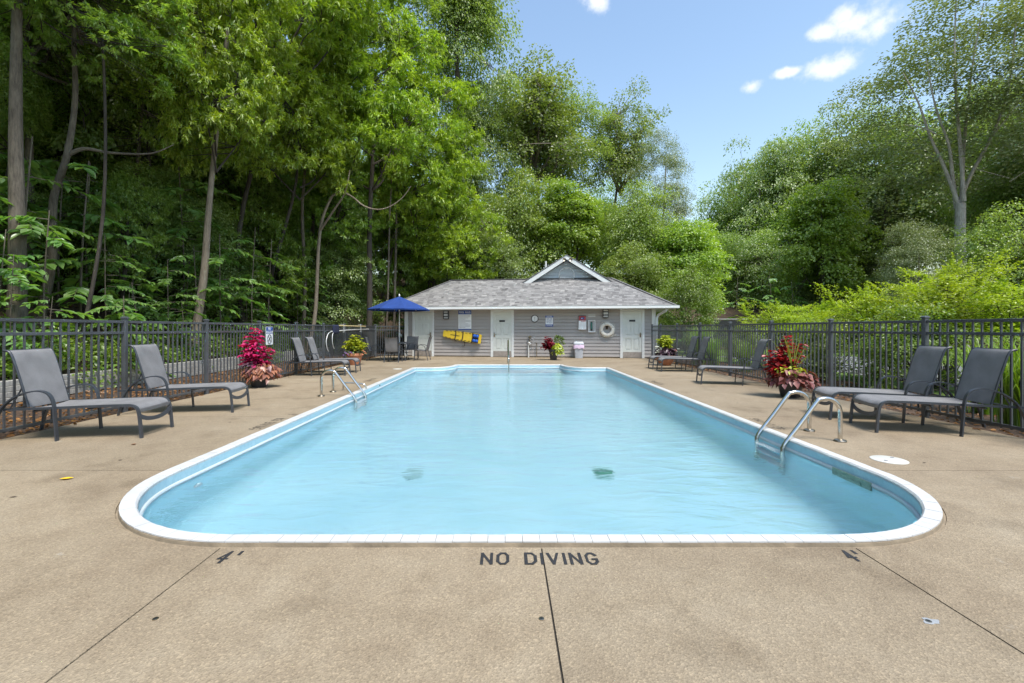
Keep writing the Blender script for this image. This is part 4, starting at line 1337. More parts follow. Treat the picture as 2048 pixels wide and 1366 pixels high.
# ------------------------------------------------------------------ lettering painted on the deck
GL = {'N': [[(0, 0), (0, 1)], [(0, 1), (.62, 0)], [(.62, 0), (.62, 1)]], 'O': [[(.2, 0), (0, .22), (0, .78), (.2, 1), (.46, 1), (.64, .78), (.64, .22), (.46, 0), (.2, 0)]],
      'D': [[(0, 0), (0, 1)], [(0, 1), (.4, 1), (.62, .75), (.62, .25), (.4, 0), (0, 0)]], 'I': [[(0, 0), (0, 1)]], 'V': [[(0, 1), (.32, 0)], [(.32, 0), (.64, 1)]],
      'G': [[(.62, .8), (.42, 1), (.2, 1), (0, .78), (0, .22), (.2, 0), (.45, 0), (.62, .2), (.62, .42), (.36, .42)]],
      '4': [[(.42, 0), (.42, 1), (0, .34), (.68, .34)]], "'": [[(.1, .72), (.1, 1.02)]], ' ': []}
GW_ = {'N': .62, 'O': .64, 'D': .62, 'I': .0, 'V': .64, 'G': .62, '4': .68, "'": .2, ' ': .35}


def painted(name, label, txt, loc, rz, h, wscale, th, mat, gap=.42, width=None):
    tot = sum(GW_[c] for c in txt) + gap * (len(txt) - 1)
    k = (width / tot) if width else h * wscale
    root = thing(name, label, 'painted lettering', loc, rz)
    x = -tot / 2
    rr = random.Random(hash(txt) % 97 + int(abs(loc[0]) * 10))
    for c in txt:
        mb = MB(); zz = .0022
        for st in GL[c]:
            for (a, b) in zip(st[:-1], st[1:]):
                p = Vector(((x + a[0]) * k, (a[1] - .5) * h)); q = Vector(((x + b[0]) * k, (b[1] - .5) * h))
                d = (q - p).normalized(); n = Vector((-d.y, d.x)) * th / 2 * rr.uniform(.85, 1.15)
                p = p - d * th * .35; q = q + d * th * .35
                mb.add([(p.x + n.x, p.y + n.y, zz), (p.x - n.x, p.y - n.y, zz), (q.x - n.x * .9, q.y - n.y * .9, zz), (q.x + n.x * .9, q.y + n.y * .9, zz)], [(0, 1, 2, 3)])
                zz += .0003
        if mb.v: mb.build('letter', mat, root)
        x += GW_[c] + gap
    return root


def worn_paint():
    m, n, l, b = new_mat('worn_black_paint')
    b.inputs['Base Color'].default_value = (.035, .03, .026, 1); b.inputs['Roughness'].default_value = .8
    g = n.new('ShaderNodeNewGeometry'); a = n.new('ShaderNodeTexNoise'); a.inputs['Scale'].default_value = 38; a.inputs['Detail'].default_value = 5
    l.new(g.outputs['Position'], a.inputs['Vector'])
    r = ramp(n, [(.44, (0, 0, 0)), (.56, (1, 1, 1))]); l.new(a.outputs['Fac'], r.inputs['Fac'])
    t = n.new('ShaderNodeBsdfTransparent'); mx = n.new('ShaderNodeMixShader')
    l.new(r.outputs['Color'], mx.inputs[0]); l.new(b.outputs[0], mx.inputs[1]); l.new(t.outputs[0], mx.inputs[2])
    l.new(mx.outputs[0], n['Material Output'].inputs['Surface'])
    return m


M['worn'] = worn_paint()
painted('deck_lettering', 'black NO DIVING painted on the deck at the near pool edge', 'NO DIVING', (.187, 2.568, 0), 0, .118, 1, .0175, M['paint'], width=.645)
painted('deck_lettering', "black 4' depth mark painted at the near left corner", "4'", (-1.575, 2.585, 0), 0, .125, .6, .0165, M['paint'])
painted('deck_lettering', "black 4' depth mark painted at the near right corner", "4'", (1.985, 2.60, 0), 0, .115, .55, .0165, M['paint'])
painted('deck_lettering', 'foreshortened NO DIVING painted beside the left pool edge', 'NO DIVING', (-3.25, 6.22, 0), -PI / 2, .13, 1, .024, M['worn'], width=.72)
painted('deck_lettering', "foreshortened 4' mark painted past NO DIVING on the left", "4'", (-3.22, 6.86, 0), -PI / 2, .13, .6, .022, M['worn'])
painted('deck_lettering', 'worn NO DIVING painted beside the right pool edge behind the ladder', 'NO DIVING', (3.56, 6.2, 0), PI / 2, .12, 1, .018, M['worn'], width=.72)
painted('deck_lettering', 'worn NO DIVING painted on the left past the ladder', 'NO DIVING', (-3.42, 11.5, 0), -PI / 2, .13, 1, .022, M['worn'], width=.72)
painted('deck_lettering', 'worn NO DIVING painted far along the right pool edge', 'NO DIVING', (3.60, 10.9, 0), PI / 2, .13, 1, .02, M['worn'], width=.72)

# ------------------------------------------------------------------ umbrella, table, chairs
UX, UY = -4.36, 18.6
t = thing('patio_umbrella', 'dark blue patio umbrella on a pale pole left of the pool house', 'umbrella', (UX, UY, 0))
MB().tube([(0, 0, .05), (0, 0, 2.60)], .022, 10).tube([(0, 0, .98), (0, 0, 1.12)], .036, 10).build('pole', M['polewhite'], t)
MB().tube([(.02, 0, 1.05), (.09, -.03, 1.05), (.09, -.03, .97)], .01, 6).build('crank_handle', M['polewhite'], t)
MB().lathe([(0, 0), (.27, 0), (.27, .05), (.06, .09), (.05, .28), (0, .28)], 24).build('base', M['black'], t)
MB().lathe([(0, 2.58), (.03, 2.60), (.04, 2.65), (.02, 2.70), (0, 2.72)], 12).build('finial', M['polewhite'], t)
RU, zr, zt_ = 1.26, 2.08, 2.60
for k in range(8):
    a0, a1 = PI / 8 + k * PI / 4, PI / 8 + (k + 1) * PI / 4
    vs = []; fs = []; NR, NA = 7, 5
    for i in range(NR + 1):
        f_ = i / NR
        for j in range(NA + 1):
            u = j / NA; a = a0 + (a1 - a0) * u
            ch = math.cos(PI / 8) / math.cos(a - (a0 + a1) / 2)
            r = max(.02, RU * f_) * ch
            zz = zt_ + (zr - zt_) * (f_ ** 1.12) - .05 * math.sin(PI * f_) * (1 - (2 * u - 1) ** 2) * .6
            vs.append((r * math.cos(a), r * math.sin(a), zz))
    for i in range(NR):
        for j in range(NA):
            q0 = i * (NA + 1) + j; fs.append((q0, q0 + 1, q0 + NA + 2, q0 + NA + 1))
    b0 = NR * (NA + 1)
    for j in range(NA + 1):
        x, y, z = vs[b0 + j]; vs.append((x * .995, y * .995, z - .05))
    for j in range(NA): fs.append((b0 + j, b0 + j + 1, b0 + NA + 1 + j + 1, b0 + NA + 1 + j))
    MB().add(vs, fs, True).build('canopy_panel', M['canvas'], t)
    ca, sa = math.cos(a0), math.sin(a0)
    rb_ = MB().tube([(.03 * ca, .03 * sa, zt_ - .02), (.63 * ca, .63 * sa, (zt_ + zr) / 2 - .0), (RU * .985 * ca, RU * .985 * sa, zr - .012)], .008, 5).build('rib', M['polewhite'], t)
    MB().tube([(.03 * ca, .03 * sa, 2.12), (.63 * ca, .63 * sa, (zt_ + zr) / 2 - .012)], .007, 5).build('stretcher', M['polewhite'], rb_)
tb = thing('patio_table', 'round dark patio table under the blue umbrella', 'table', (UX, UY, 0))
MB().lathe([(.03, .70), (.62, .70), (.65, .71), (.65, .73), (.62, .738), (.03, .738)], 36).build('tabletop', M['frame'], tb)
for k in range(4):
    a = PI / 4 + k * PI / 2; c_, s2 = math.cos(a), math.sin(a)
    MB().tube(curve_pts([(.50 * c_, .50 * s2, .70), (.40 * c_, .40 * s2, .5), (.36 * c_, .36 * s2, .3), (.46 * c_, .46 * s2, 0)], 4), .017, 7).build('leg', M['frame'], tb)
rg = MB().tube([(.36 * math.cos(2 * PI * k / 20), .36 * math.sin(2 * PI * k / 20), .32) for k in range(21)], .01, 5); rg.build('brace_ring', M['frame'], tb)


def make_chair():
    root = thing('patio_chair', 'x', 'chair')        # faces +x, back towards -x
    W = .245
    for sy in (-1, 1):
        side = curve_pts([(.24, 0, 0), (.22, 0, .30), (.21, 0, .52), (.15, 0, .61), (.02, 0, .635), (-.14, 0, .60), (-.20, 0, .52), (-.22, 0, .42), (-.27, 0, .20), (-.32, 0, 0)], 4)
        MB().tube([(p.x, sy * (W + .03), p.z) for p in side], 0, flat=(.017, .009), up=(0, 1, 0)).build('side_frame', M['frame'], root)
    sp = curve_pts([(.25, 0, .40), (.23, 0, .44), (.05, 0, .425), (-.18, 0, .40), (-.24, 0, .46), (-.31, 0, .75), (-.36, 0, .93), (-.40, 0, .965)], 4)
    vs, fs = [], []
    for p in sp:
        for u in (-1, -.5, 0, .5, 1): vs.append((p.x, u * W, p.z - .012 * (1 - u * u)))
    for i in range(len(sp) - 1):
        for k in range(4): fs.append((i * 5 + k, i * 5 + k + 1, i * 5 + k + 6, i * 5 + k + 5))
    MB().add(vs, fs, True).build('sling', M['sling'], root)
    fr = MB()
    for sy in (-1, 1): fr.tube([(p.x - .004, sy * W, p.z) for p in sp], .011, 6)
    fr.tube([(.21, -W - .03, .40), (.21, W + .03, .40)], .01, 6).tube([(-.20, -W - .03, .39), (-.20, W + .03, .39)], .01, 6)
    fr.build('seat_frame', M['frame'], root)
    return root


ch0 = make_chair()
for i, (dx, dy, a, lb) in enumerate(((-.02, -.88, 88, 'patio chair with its grey back towards the pool, front of table'), (-.93, -.10, 5, 'patio chair on the fence side of the round table'),
                                     (.25, .88, -98, 'patio chair behind the round table, nearest the house'), (.90, .05, 178, 'patio chair on the pool side of the table, seen in profile'))):
    o = ch0 if i == 0 else copy_tree(ch0)
    o.location = (UX + dx, UY + dy, 0); o.rotation_euler = (0, 0, math.radians(a))
    o['label'] = lb; o['group'] = 'chairs round the patio table'
# ------------------------------------------------------------------ foliage: leaf clouds made with numpy
DIA = (np.array([(0, 0, 0), (.42, .5, .07), (1, 0, -.10), (.42, -.5, .07)]), [(0, 1, 2), (0, 2, 3)])
OVAL = (np.array([(0, 0, 0), (.25, .40, .05), (.66, .44, .04), (1, 0, -.14), (.66, -.44, .04), (.25, -.40, .05)]), [(0, 1, 2), (0, 2, 3), (0, 3, 4), (0, 4, 5)])
HEART = (np.array([(.08, 0, 0), (-.04, .28, .05), (.28, .52, .07), (1, 0, -.22), (.28, -.52, .07), (-.04, -.28, .05)]), [(0, 1, 2), (0, 2, 3), (0, 3, 4), (0, 4, 5)])


def unit(a):
    return a / np.maximum(1e-9, np.linalg.norm(a, axis=-1, keepdims=True))


class Cloud:
    def __init__(s):
        s.V = []; s.T = []; s.C = []; s.n = 0

    def leaves(s, pos, axis, nrm, L, W, tmpl, tint):
        tv, tf = tmpl
        axis = unit(axis); side = unit(np.cross(nrm, axis)); nrm = np.cross(axis, side)
        N = len(pos); k = len(tv)
        L = np.broadcast_to(L, (N,)); W = np.broadcast_to(W, (N,))
        v = pos[:, None, :] + axis[:, None, :] * (tv[None, :, 0:1] * L[:, None, None]) + side[:, None, :] * (tv[None, :, 1:2] * W[:, None, None]) + nrm[:, None, :] * (tv[None, :, 2:3] * L[:, None, None])
        f = np.array(tf)[None, :, :] + (np.arange(N) * k)[:, None, None] + s.n
        s.V.append(v.reshape(-1, 3)); s.T.append(f.reshape(-1, 3)); s.C.append(np.repeat(np.clip(tint, 0, 1), len(tf)))
        s.n += N * k

    def mesh(s, name, mat):
        V = np.concatenate(s.V).astype(np.float32); T = np.concatenate(s.T).astype(np.int32); C = np.concatenate(s.C).astype(np.float32)
        me = bpy.data.meshes.new(name)
        me.vertices.add(len(V)); me.vertices.foreach_set('co', V.ravel())
        me.loops.add(T.size); me.loops.foreach_set('vertex_index', T.ravel())
        me.polygons.add(len(T)); me.polygons.foreach_set('loop_start', np.arange(0, T.size, 3, dtype=np.int32))
        me.update(calc_edges=True)
        a = me.attributes.new('tint', 'FLOAT', 'FACE'); a.data.foreach_set('value', C)
        me.materials.append(mat)
        return me


def rdir(g, n):
    return unit(g.normal(size=(n, 3)))


def crown_centres(g, n, R, lobes=7, fill=.45, floor_=-.75, lw_=(.10, .34)):
    """clump centres in an uneven ellipsoid; most sit near its surface"""
    ld = rdir(g, lobes); lw = g.uniform(lw_[0], lw_[1], lobes)
    out = []
    while len(out) < n:
        d = rdir(g, 1)[0]
        if d[2] < floor_: continue
        k = .74 + float(np.sum(lw * np.clip(ld @ d - .45, 0, 1) * 1.9))
        r = g.uniform(fill ** 2, 1) ** .5 * k
        out.append(d * r)
    C = np.array(out)
    C[:, :2] /= np.percentile(np.abs(C[:, :2]), 97.5)          # the outline fills its box, whatever the lobes
    C[:, 2] /= np.percentile(np.abs(C[:, 2]), 98.5)
    return C * np.array(R) * .90


def clump_leaves(cl, g, c, out, size, n, L, W, tmpl, flat=.38, droop=.35, tint0=.5, jit=.2, hang=.0):
    """a spray of leaves: flattened, thicker at the rim, hanging a little outwards"""
    a = g.uniform(0, 2 * PI, n); r = np.sqrt(g.uniform(.02, 1, n))
    off = np.stack([np.cos(a) * r, np.sin(a) * r, g.normal(0, .5, n) * flat], 1)
    off[:, 2] -= droop * r * r
    off += out[None, :] * .22 * r[:, None]
    pos = c + off * size
    ax = np.stack([np.cos(a), np.sin(a), -.35 - hang + 0 * a], 1) + out[None, :] * .35 + g.normal(0, .45, (n, 3))
    nr = np.array([0, 0, 1.0])[None, :] + out[None, :] * .35 + g.normal(0, .42, (n, 3))
    cl.leaves(pos, ax, nr, L * g.uniform(.7, 1.2, n), W * g.uniform(.75, 1.2, n), tmpl, tint0 + g.normal(0, jit, n))


def whorl_leaves(cl, g, c, out, size, nt, nl, L, W, tmpl, tint0=.5, jit=.15, hang=.3):
    """twig ends each carrying a rosette of long leaves"""
    for k in range(nt):
        td = unit((out * .7 + g.normal(0, .65, 3) + np.array([0, 0, .12])))
        p = c + td * size * g.uniform(.35, 1.0)
        p[2] = c[2] + (p[2] - c[2]) * .55 - .22 * size * g.uniform(0, 1)
        n = nl
        rad = rdir(g, n); rad = unit(rad - td[None, :] * (rad @ td)[:, None])
        ax = td[None, :] * g.uniform(.25, .9, (n, 1)) + rad * .85 + np.array([0, 0, -hang])
        pos = p[None, :] - td[None, :] * (g.uniform(0, .16, (n, 1)))
        nr = np.array([0, 0, 1.0])[None, :] + td[None, :] * .3 + g.normal(0, .35, (n, 3))
        cl.leaves(pos, ax, nr, L * g.uniform(.75, 1.2, n), W * g.uniform(.8, 1.2, n), tmpl, tint0 + g.normal(0, jit, n) + g.normal(0, .05))


def limbs_mesh(name, g, C, R, mat, nl=16, r0=.09, twig=.012, z_lo=-.8):
    """limbs from the axis out to the clumps, with a thin twig to every clump"""
    mb = MB(); ends = []
    idx = g.choice(len(C), size=min(nl, len(C)), replace=False)
    for i in idx:
        e = Vector(C[i] * .92)
        zs = max(z_lo * R[2], e.z - g.uniform(.25, .6) * R[2] - .2 * math.hypot(e.x, e.y))
        s0 = Vector((0, 0, zs))
        m1 = s0.lerp(e, .4) + Vector((0, 0, -.06 * (e - s0).length)) + Vector(g.normal(0, .07, 3)) * (e - s0).length
        m2 = s0.lerp(e, .75) + Vector(g.normal(0, .06, 3)) * (e - s0).length
        pts = curve_pts([s0, m1, m2, e], 3); n = len(pts)
        mb.tube(pts, [r0 * (1 - .85 * k / (n - 1)) * (.75 + .25 * (zs < 0)) for k in range(n)], 5, caps=False)
        ends += pts[3:]
    if twig:
        E = np.array([p[:] for p in ends])
        for c in C:
            j = int(np.argmin(np.sum((E - c) ** 2, 1)))
            a, b = Vector(E[j]), Vector(c)
            m = a.lerp(b, .5) + Vector(g.normal(0, .06, 3))
            mb.tube([a, m, b], [twig * 1.6, twig * 1.2, twig * .6], 3, caps=False)
    return mb.mesh(name, mat)


# colours are the leaves' own
LM = {
    'oak': leaf_mat('oak_leaf', (.15, .265, .024), (.44, .55, .050), .42, .05),
    'oak_deep': leaf_mat('oak_leaf_deep', (.145, .26, .042), (.34, .46, .070), .50, .06),
    'broad': leaf_mat('broad_leaf', (.15, .24, .066), (.34, .43, .125), .50, .06),
    'mid': leaf_mat('mid_leaf', (.155, .25, .05), (.37, .45, .095), .50, .06),
    'maple': leaf_mat('maple_leaf', (.145, .255, .032), (.36, .46, .062), .50, .06),
    'pale': leaf_mat('cottonwood_leaf', (.18, .235, .095), (.37, .43, .20), .32, .09),
    'airy': leaf_mat('airy_leaf', (.12, .19, .045), (.28, .34, .085), .50, .06),
    'deep': leaf_mat('wood_leaf', (.14, .25, .055), (.32, .44, .085), .50, .05),
    'pawpaw': leaf_mat('understory_leaf', (.10, .235, .060), (.27, .42, .095), .50, .08, .4),
    'conifer': leaf_mat('conifer_needle', (0.058, 0.086, 0.034), (0.156, 0.182, 0.058), .15, .03),
    'bush': leaf_mat('yellow_bush_leaf', (.22, .32, .020), (.52, .62, .036), .50, .06),
    'bushlow': leaf_mat('green_bush_leaf', (0.099, 0.165, 0.020), (0.242, 0.330, 0.033), .50, .05),
    'cover': leaf_mat('ground_cover_leaf', (0.099, 0.187, 0.024), (0.264, 0.374, 0.046), .50, .05),
    'grass': leaf_mat('grass_blade', (0.121, 0.231, 0.022), (0.286, 0.429, 0.044), .50, .06),
    'ivy': leaf_mat('vine_leaf', (0.033, 0.066, 0.022), (0.121, 0.176, 0.061), .25, .12),
    'litter': leaf_mat('dry_leaf', (0.110, 0.045, 0.016), (0.420, 0.210, 0.065), .15, .04),
}
M['bark'] = bark_mat('grey_brown_bark', (.045, .036, .028), (.21, .175, .135))
M['bark_dark'] = bark_mat('dark_bark', (.020, .016, .013), (.085, .070, .055))
M['bark_pale'] = bark_mat('pale_bark', (.20, .175, .145), (.50, .45, .385))
M['bark_tan'] = bark_mat('tan_bark', (.11, .085, .06), (.34, .275, .205))

PROTO = {}


def proto(key, kind, seed, R, n, mat, bark='bark_dark', **kw):
    g = np.random.default_rng(seed)
    C = crown_centres(g, n, R, kw.get('lobes', 7), kw.get('fill', .45), kw.get('floor', -.75), kw.get('lw', (.10, .34)))
    cl = Cloud()
    for c in C:
        o = unit(c / np.array(R)); o = o * np.array([1, 1, .6])
        t0 = .5 + g.normal(0, .13)
        if kind == 'whorl':
            whorl_leaves(cl, g, c, o, kw['size'] * g.uniform(.75, 1.25), kw['nt'], kw['nl'], kw['L'], kw['W'], kw.get('tmpl', DIA), t0, hang=kw.get('hang', .3))
        else:
            clump_leaves(cl, g, c, o, kw['size'] * g.uniform(.7, 1.3), int(kw['nl'] * g.uniform(.7, 1.3)), kw['L'], kw['W'], kw.get('tmpl', DIA), kw.get('flat', .38), kw.get('droop', .35), t0, hang=kw.get('hang', 0))
    if kw.get('shoots'):
        for i in range(kw['shoots']):
            c = C[g.integers(len(C))]
            if c[2] < -.2 * R[2]: continue
            o = unit(c / np.array(R)); dv = unit(o * np.array([1, 1, .5]) + np.array([0, 0, g.uniform(.1, .9)]) + g.normal(0, .2, 3)); ls = g.uniform(.3, .75); m = 40
            t = g.uniform(0, 1, m); a = rdir(g, m); a = unit(a - dv[None, :] * (a @ dv)[:, None])
            pos = c[None, :] + dv[None, :] * (t * ls)[:, None] + np.array([0, 0, -.18]) * (t ** 2 * ls)[:, None]
            cl.leaves(pos, a * .8 + dv[None, :] * .6, np.array([0, 0, 1.0])[None, :] + g.normal(0, .4, (m, 3)), kw['L'] * g.uniform(.7, 1.25, m) * (1.15 - .5 * t), kw['W'] * 1.0, OVAL, .62 + g.normal(0, .18, m))
    PROTO[key] = (cl.mesh('crown', LM[mat]), limbs_mesh('branches', g, C, R, M[bark], kw.get('limbs', 11), kw.get('r0', .038), kw.get('twig', .012)), R)


proto('oak_a', 'whorl', 1, (2.6, 2.6, 3.4), 230, 'oak', size=.70, nt=17, nl=11, L=.17, W=.048, hang=.20, bark='bark_dark', lw=(.15, .45))
proto('oak_b', 'whorl', 2, (2.6, 2.6, 3.0), 210, 'oak', size=.70, nt=17, nl=11, L=.16, W=.046, hang=.12, bark='bark_dark', lobes=9, lw=(.15, .45))
proto('oak_c', 'whorl', 3, (2.6, 2.6, 3.0), 200, 'oak_deep', size=.68, nt=15, nl=10, L=.17, W=.052, hang=.28, lw=(.15, .4))
proto('broad_a', 'clump', 4, (3.2, 3.2, 3.6), 200, 'broad', size=.95, nl=230, L=.125, W=.092, lobes=10, flat=.26, lw=(.25, .95))
proto('broad_b', 'clump', 5, (3.2, 3.2, 3.4), 170, 'broad', size=1.0, nl=240, L=.13, W=.095, lobes=7, fill=.3, flat=.26, lw=(.25, .95))
proto('mid_a', 'clump', 6, (3.0, 3.0, 3.0), 180, 'mid', size=.90, nl=170, L=.14, W=.085, lobes=9, droop=.5, flat=.24, lw=(.25, .95))
proto('maple_a', 'clump', 7, (3.0, 3.0, 4.0), 200, 'maple', size=.92, nl=150, L=.16, W=.13, droop=.4, lobes=9, flat=.22, lw=(.25, .95))
proto('pale_a', 'clump', 8, (4.0, 4.0, 6.0), 210, 'pale', size=.95, nl=230, L=.10, W=.085, flat=.42, droop=.25, fill=.55, lobes=12, bark='bark_pale', limbs=4, r0=.02, twig=0, lw=(.15, .5))
proto('airy_a', 'clump', 9, (3.0, 3.0, 4.0), 150, 'airy', size=.72, nl=120, L=.16, W=.12, flat=.45, fill=.25, lobes=10, bark='bark', limbs=20, r0=.10, twig=.02, lw=(.2, .6))
proto('fill_a', 'clump', 12, (3.4, 3.4, 4.2), 230, 'deep', size=1.15, nl=105, L=.18, W=.135, flat=.35, fill=.2, lobes=8, limbs=8, twig=0)
proto('fill_b', 'clump', 13, (3.4, 3.4, 4.2), 230, 'deep', size=1.15, nl=105, L=.17, W=.125, flat=.3, fill=.2, lobes=8, limbs=8, twig=0)
proto('bush_a', 'clump', 10, (1.7, 1.5, 1.3), 105, 'bush', size=.32, nl=105, L=.066, W=.040, flat=.45, droop=-.35, floor=-.5, lobes=14, bark='bark_dark', limbs=22, r0=.022, twig=.006, lw=(.3, 1.0), fill=.35, shoots=230)
proto('bush_b', 'clump', 11, (1.7, 1.5, 1.3), 150, 'bushlow', size=.34, nl=95, L=.07, W=.042, flat=.5, droop=.0, floor=-.7, lobes=10, bark='bark_dark', limbs=18, r0=.022, twig=.006, lw=(.2, .6))


def conifer_proto():
    g = np.random.default_rng(21); cl = Cloud(); mb = MB(); H = 9.0
    for i in range(70):
        z = -4 + 8 * (i / 70); r = 2.1 * (1 - (i / 70) * .85) * g.uniform(.75, 1.1)
        a = g.uniform(0, 2 * PI); d = np.array([math.cos(a), math.sin(a), 0])
        mb.tube([(0, 0, z), tuple(d * r * .5 + np.array([0, 0, z - .05])), tuple(d * r + np.array([0, 0, z - .35]))], [.03, .02, .006], 4, caps=False)
        n = int(560 * r / 2); t = np.sqrt(g.uniform(.02, 1, n)); s = g.uniform(-1, 1, n) * .42 * (1.15 - t)
        side = np.array([-d[1], d[0], 0])
        pos = d * (t * r)[:, None] + side * (s * r)[:, None] + np.array([0, 0, 1.0]) * (z - .35 * t * t - .1 * np.abs(s) + g.normal(0, .04, n))[:, None]
        ax = d * .7 + side * np.sign(s)[:, None] * .6 + np.array([0, 0, -.3]) + g.normal(0, .3, (n, 3))
        cl.leaves(pos, ax, np.array([0, 0, 1.0]) + g.normal(0, .4, (n, 3)), .13 * g.uniform(.7, 1.3, n), .03, DIA, .5 + g.normal(0, .2, n))
    PROTO['conifer_a'] = (cl.mesh('crown', LM['conifer']), mb.mesh('branches', M['bark_dark']), (2.0, 2.0, 4.2))


conifer_proto()


def trunk_mesh(path, r0, r1, mat, n=10, flare=1.35):
    pts = curve_pts(path, 5); m = len(pts)
    rs = [(r0 + (r1 - r0) * k / (m - 1)) * (1 + (flare - 1) * max(0, 1 - k / 3)) for k in range(m)]
    return MB().tube(pts, rs, n).mesh('trunk', mat)


TR = random.Random(77)


def tree(name, label, key, box, d, base=None, r=.16, bark='bark', group=None, cat='tree', path=None, rot=None, dr=1.0, taper=.3):
    """box: the crown's outline in the photograph (x0, x1, y0, y1) at distance d; base: pixel x of the foot"""
    crown, limbs, R = PROTO[key]
    x0, x1, y0, y1 = box
    c = at((x0 + x1) / 2, (y0 + y1) / 2, d)
    rx, rz = (x1 - x0) / 2 / F * d, (y1 - y0) / 2 / F * d
    bx = (base - CX) / F * d if base is not None else c.x
    bz = terrain_h(bx, d)
    root = thing(name, label, cat, (bx, d, bz), 0, group)
    lc = c - Vector((bx, d, bz))
    a = random.Random(label + str(box)).uniform(0, 2 * PI) if rot is None else rot
    sc = (rx / R[0] / 1.06, rx / R[0] / 1.06 * dr, rz / R[2] / 1.06)
    top = lc + Vector((0, 0, .45 * rz))
    if path is None:
        w = lc.z * .05
        path = [(0, 0, -.3), (TR.uniform(-w, w) + lc.x * .2, TR.uniform(-w, w), max(.3, (lc.z - rz) * .5)), (lc.x * .75 + TR.uniform(-w, w), lc.y + TR.uniform(-w, w), max(.6, lc.z - rz * .55)), (top.x, top.y, top.z)]
    if lc.z > .2:
        link('trunk', trunk_mesh(path, r, r * taper, M[bark]), root)
    link('branches', limbs, root, lc, (0, 0, a), sc)
    link('crown', crown, root, lc, (0, 0, a), sc)
    return root


# --- left wood
g0 = 'trees of the left wood'
tree('oak_tree', 'tall straight trunk at the far left frame edge with crown out of view', 'airy_a', (-260, 250, -560, 40), 9.6, 32, .175, 'bark', g0,
     path=[(0, 0, -.3), (.03, 0, 2.0), (-.06, .05, 4.5), (.02, 0, 7.0), (.1, 0, 9.5)])
dT = 11.0
pT = [ground(75, 657 + 1, 0)] * 0
bT = at(78, 640, dT)
pth = [Vector(((px - 78) / F * dT, 0, CAMH - (py - CY) / F * dT - terrain_h(bT.x, dT))) for px, py in ((76, 690), (80, 640), (104, 520), (107, 400), (134, 310), (150, 200), (148, 60), (152, -150))]
oT = tree('oak_tree', 'slender trunk with a double bend and side limb left of the loungers', 'airy_a', (-60, 330, -420, 110), dT, 78, .115, 'bark', g0, path=pth)
sl_ = [Vector(((px - 78) / F * dT, y_, CAMH - (py - CY) / F * dT - terrain_h(bT.x, dT))) for px, py, y_ in ((132, 312, 0), (160, 294, .1), (200, 296, .3), (262, 288, .6), (300, 262, .8))]
MB().tube(curve_pts(sl_, 4), [.055 - .045 * k / 16 for k in range(17)], 7).build('side_limb', M['bark'], oT)
tree('oak_tree', 'dim brown trunk leaning behind the double bent trunk on the left', 'airy_a', (-120, 220, -200, 180), 13.0, 52, .13, 'bark', g0)
d3_ = 13.8
b3 = at(392, 640, d3_)
p3 = [Vector(((px - 392) / F * d3_, 0, CAMH - (py - CY) / F * d3_ - terrain_h(b3.x, d3_))) for px, py in ((386, 705), (398, 620), (409, 540), (416, 440), (425, 340), (440, 200), (455, 60))]
tree('oak_tree', 'tan leaning trunk with bright hanging foliage behind the second left lounger', 'oak_a', (285, 580, -130, 410), d3_, 392, .135, 'bark_tan', g0, path=p3)
tree('oak_tree', 'bright yellow green oak crown at the top left, nearest the sky', 'oak_b', (360, 770, -280, 240), 17.5, 492, .11, 'bark_dark', g0)
tree('oak_tree', 'oak with layered drooping boughs in the middle of the left wood', 'oak_a', (460, 740, 40, 450), 18.5, 540, .10, 'bark_dark', g0)
tree('oak_tree', 'yellow green oak hanging over the snaking bare limb', 'oak_b', (600, 890, 20, 430), 21.5, 620, .10, 'bark_dark', g0)
tree('oak_tree', 'bright oak arching towards the gap above the blue umbrella', 'oak_a', (700, 970, 130, 530), 24.5, 735, .11, 'bark_dark', g0)
tree('oak_tree', 'oak with low skirts left of the pool house roof', 'oak_b', (760, 1010, 380, 640), 27, 800, .16, 'bark_dark', g0)
tree('oak_tree', 'dense deep green oak behind the yellow green oaks, frame top', 'oak_c', (520, 880, -260, 220), 24, 650, .11, 'bark_dark', g0)
tree('oak_tree', 'dark hanging oak over the left loungers, left of the bright crown', 'oak_c', (190, 420, -60, 330), 15.5, 300, .09, 'bark_dark', g0)
tree('oak_tree', 'green oak bough high in the top left corner', 'oak_c', (-20, 350, -240, 135), 10.2, 150, .045, 'bark_dark', g0)
tree('oak_tree', 'oak with shaded lower boughs above the far left loungers', 'oak_c', (560, 800, 300, 560), 23, 640, .08, 'bark_dark', g0)
# the snaking bare limb of the wood edge
dS = 19.5
sn = [at(px, py, dS + q) for px, py, q in ((640, 462, 0), (664, 392, 0), (682, 384, .1), (705, 394, .2), (728, 412, .3), (756, 419, .3), (782, 412, .3), (806, 394, .4), (822, 372, .6))]
root = thing('leaning_trunk', 'leaning trunk with a bare snaking limb in the left wood', 'tree', (sn[0].x - .5, dS, terrain_h(sn[0].x - .5, dS)))
off = Vector(root.location)
MB().tube(curve_pts([Vector((-.4, 0, -.3)), Vector((sn[0].x - off.x - .25, 0, 1.6)), sn[0] - off, sn[1] - off], 5), [.10 - .0035 * k for k in range(16)], 9).build('trunk', M['bark_tan'], root)
MB().tube(curve_pts([p - off for p in sn[1:]], 4), [.05 - .0014 * k for k in range(29)], 7).build('limb', M['bark_tan'], root)
MB().tube(curve_pts([p - off for p in (sn[0], at(668, 420, dS - .3), at(690, 385, dS - .5), at(700, 340, dS - .6))], 4), [.055 - .003 * k for k in range(13)], 6).build('limb', M['bark_tan'], root)
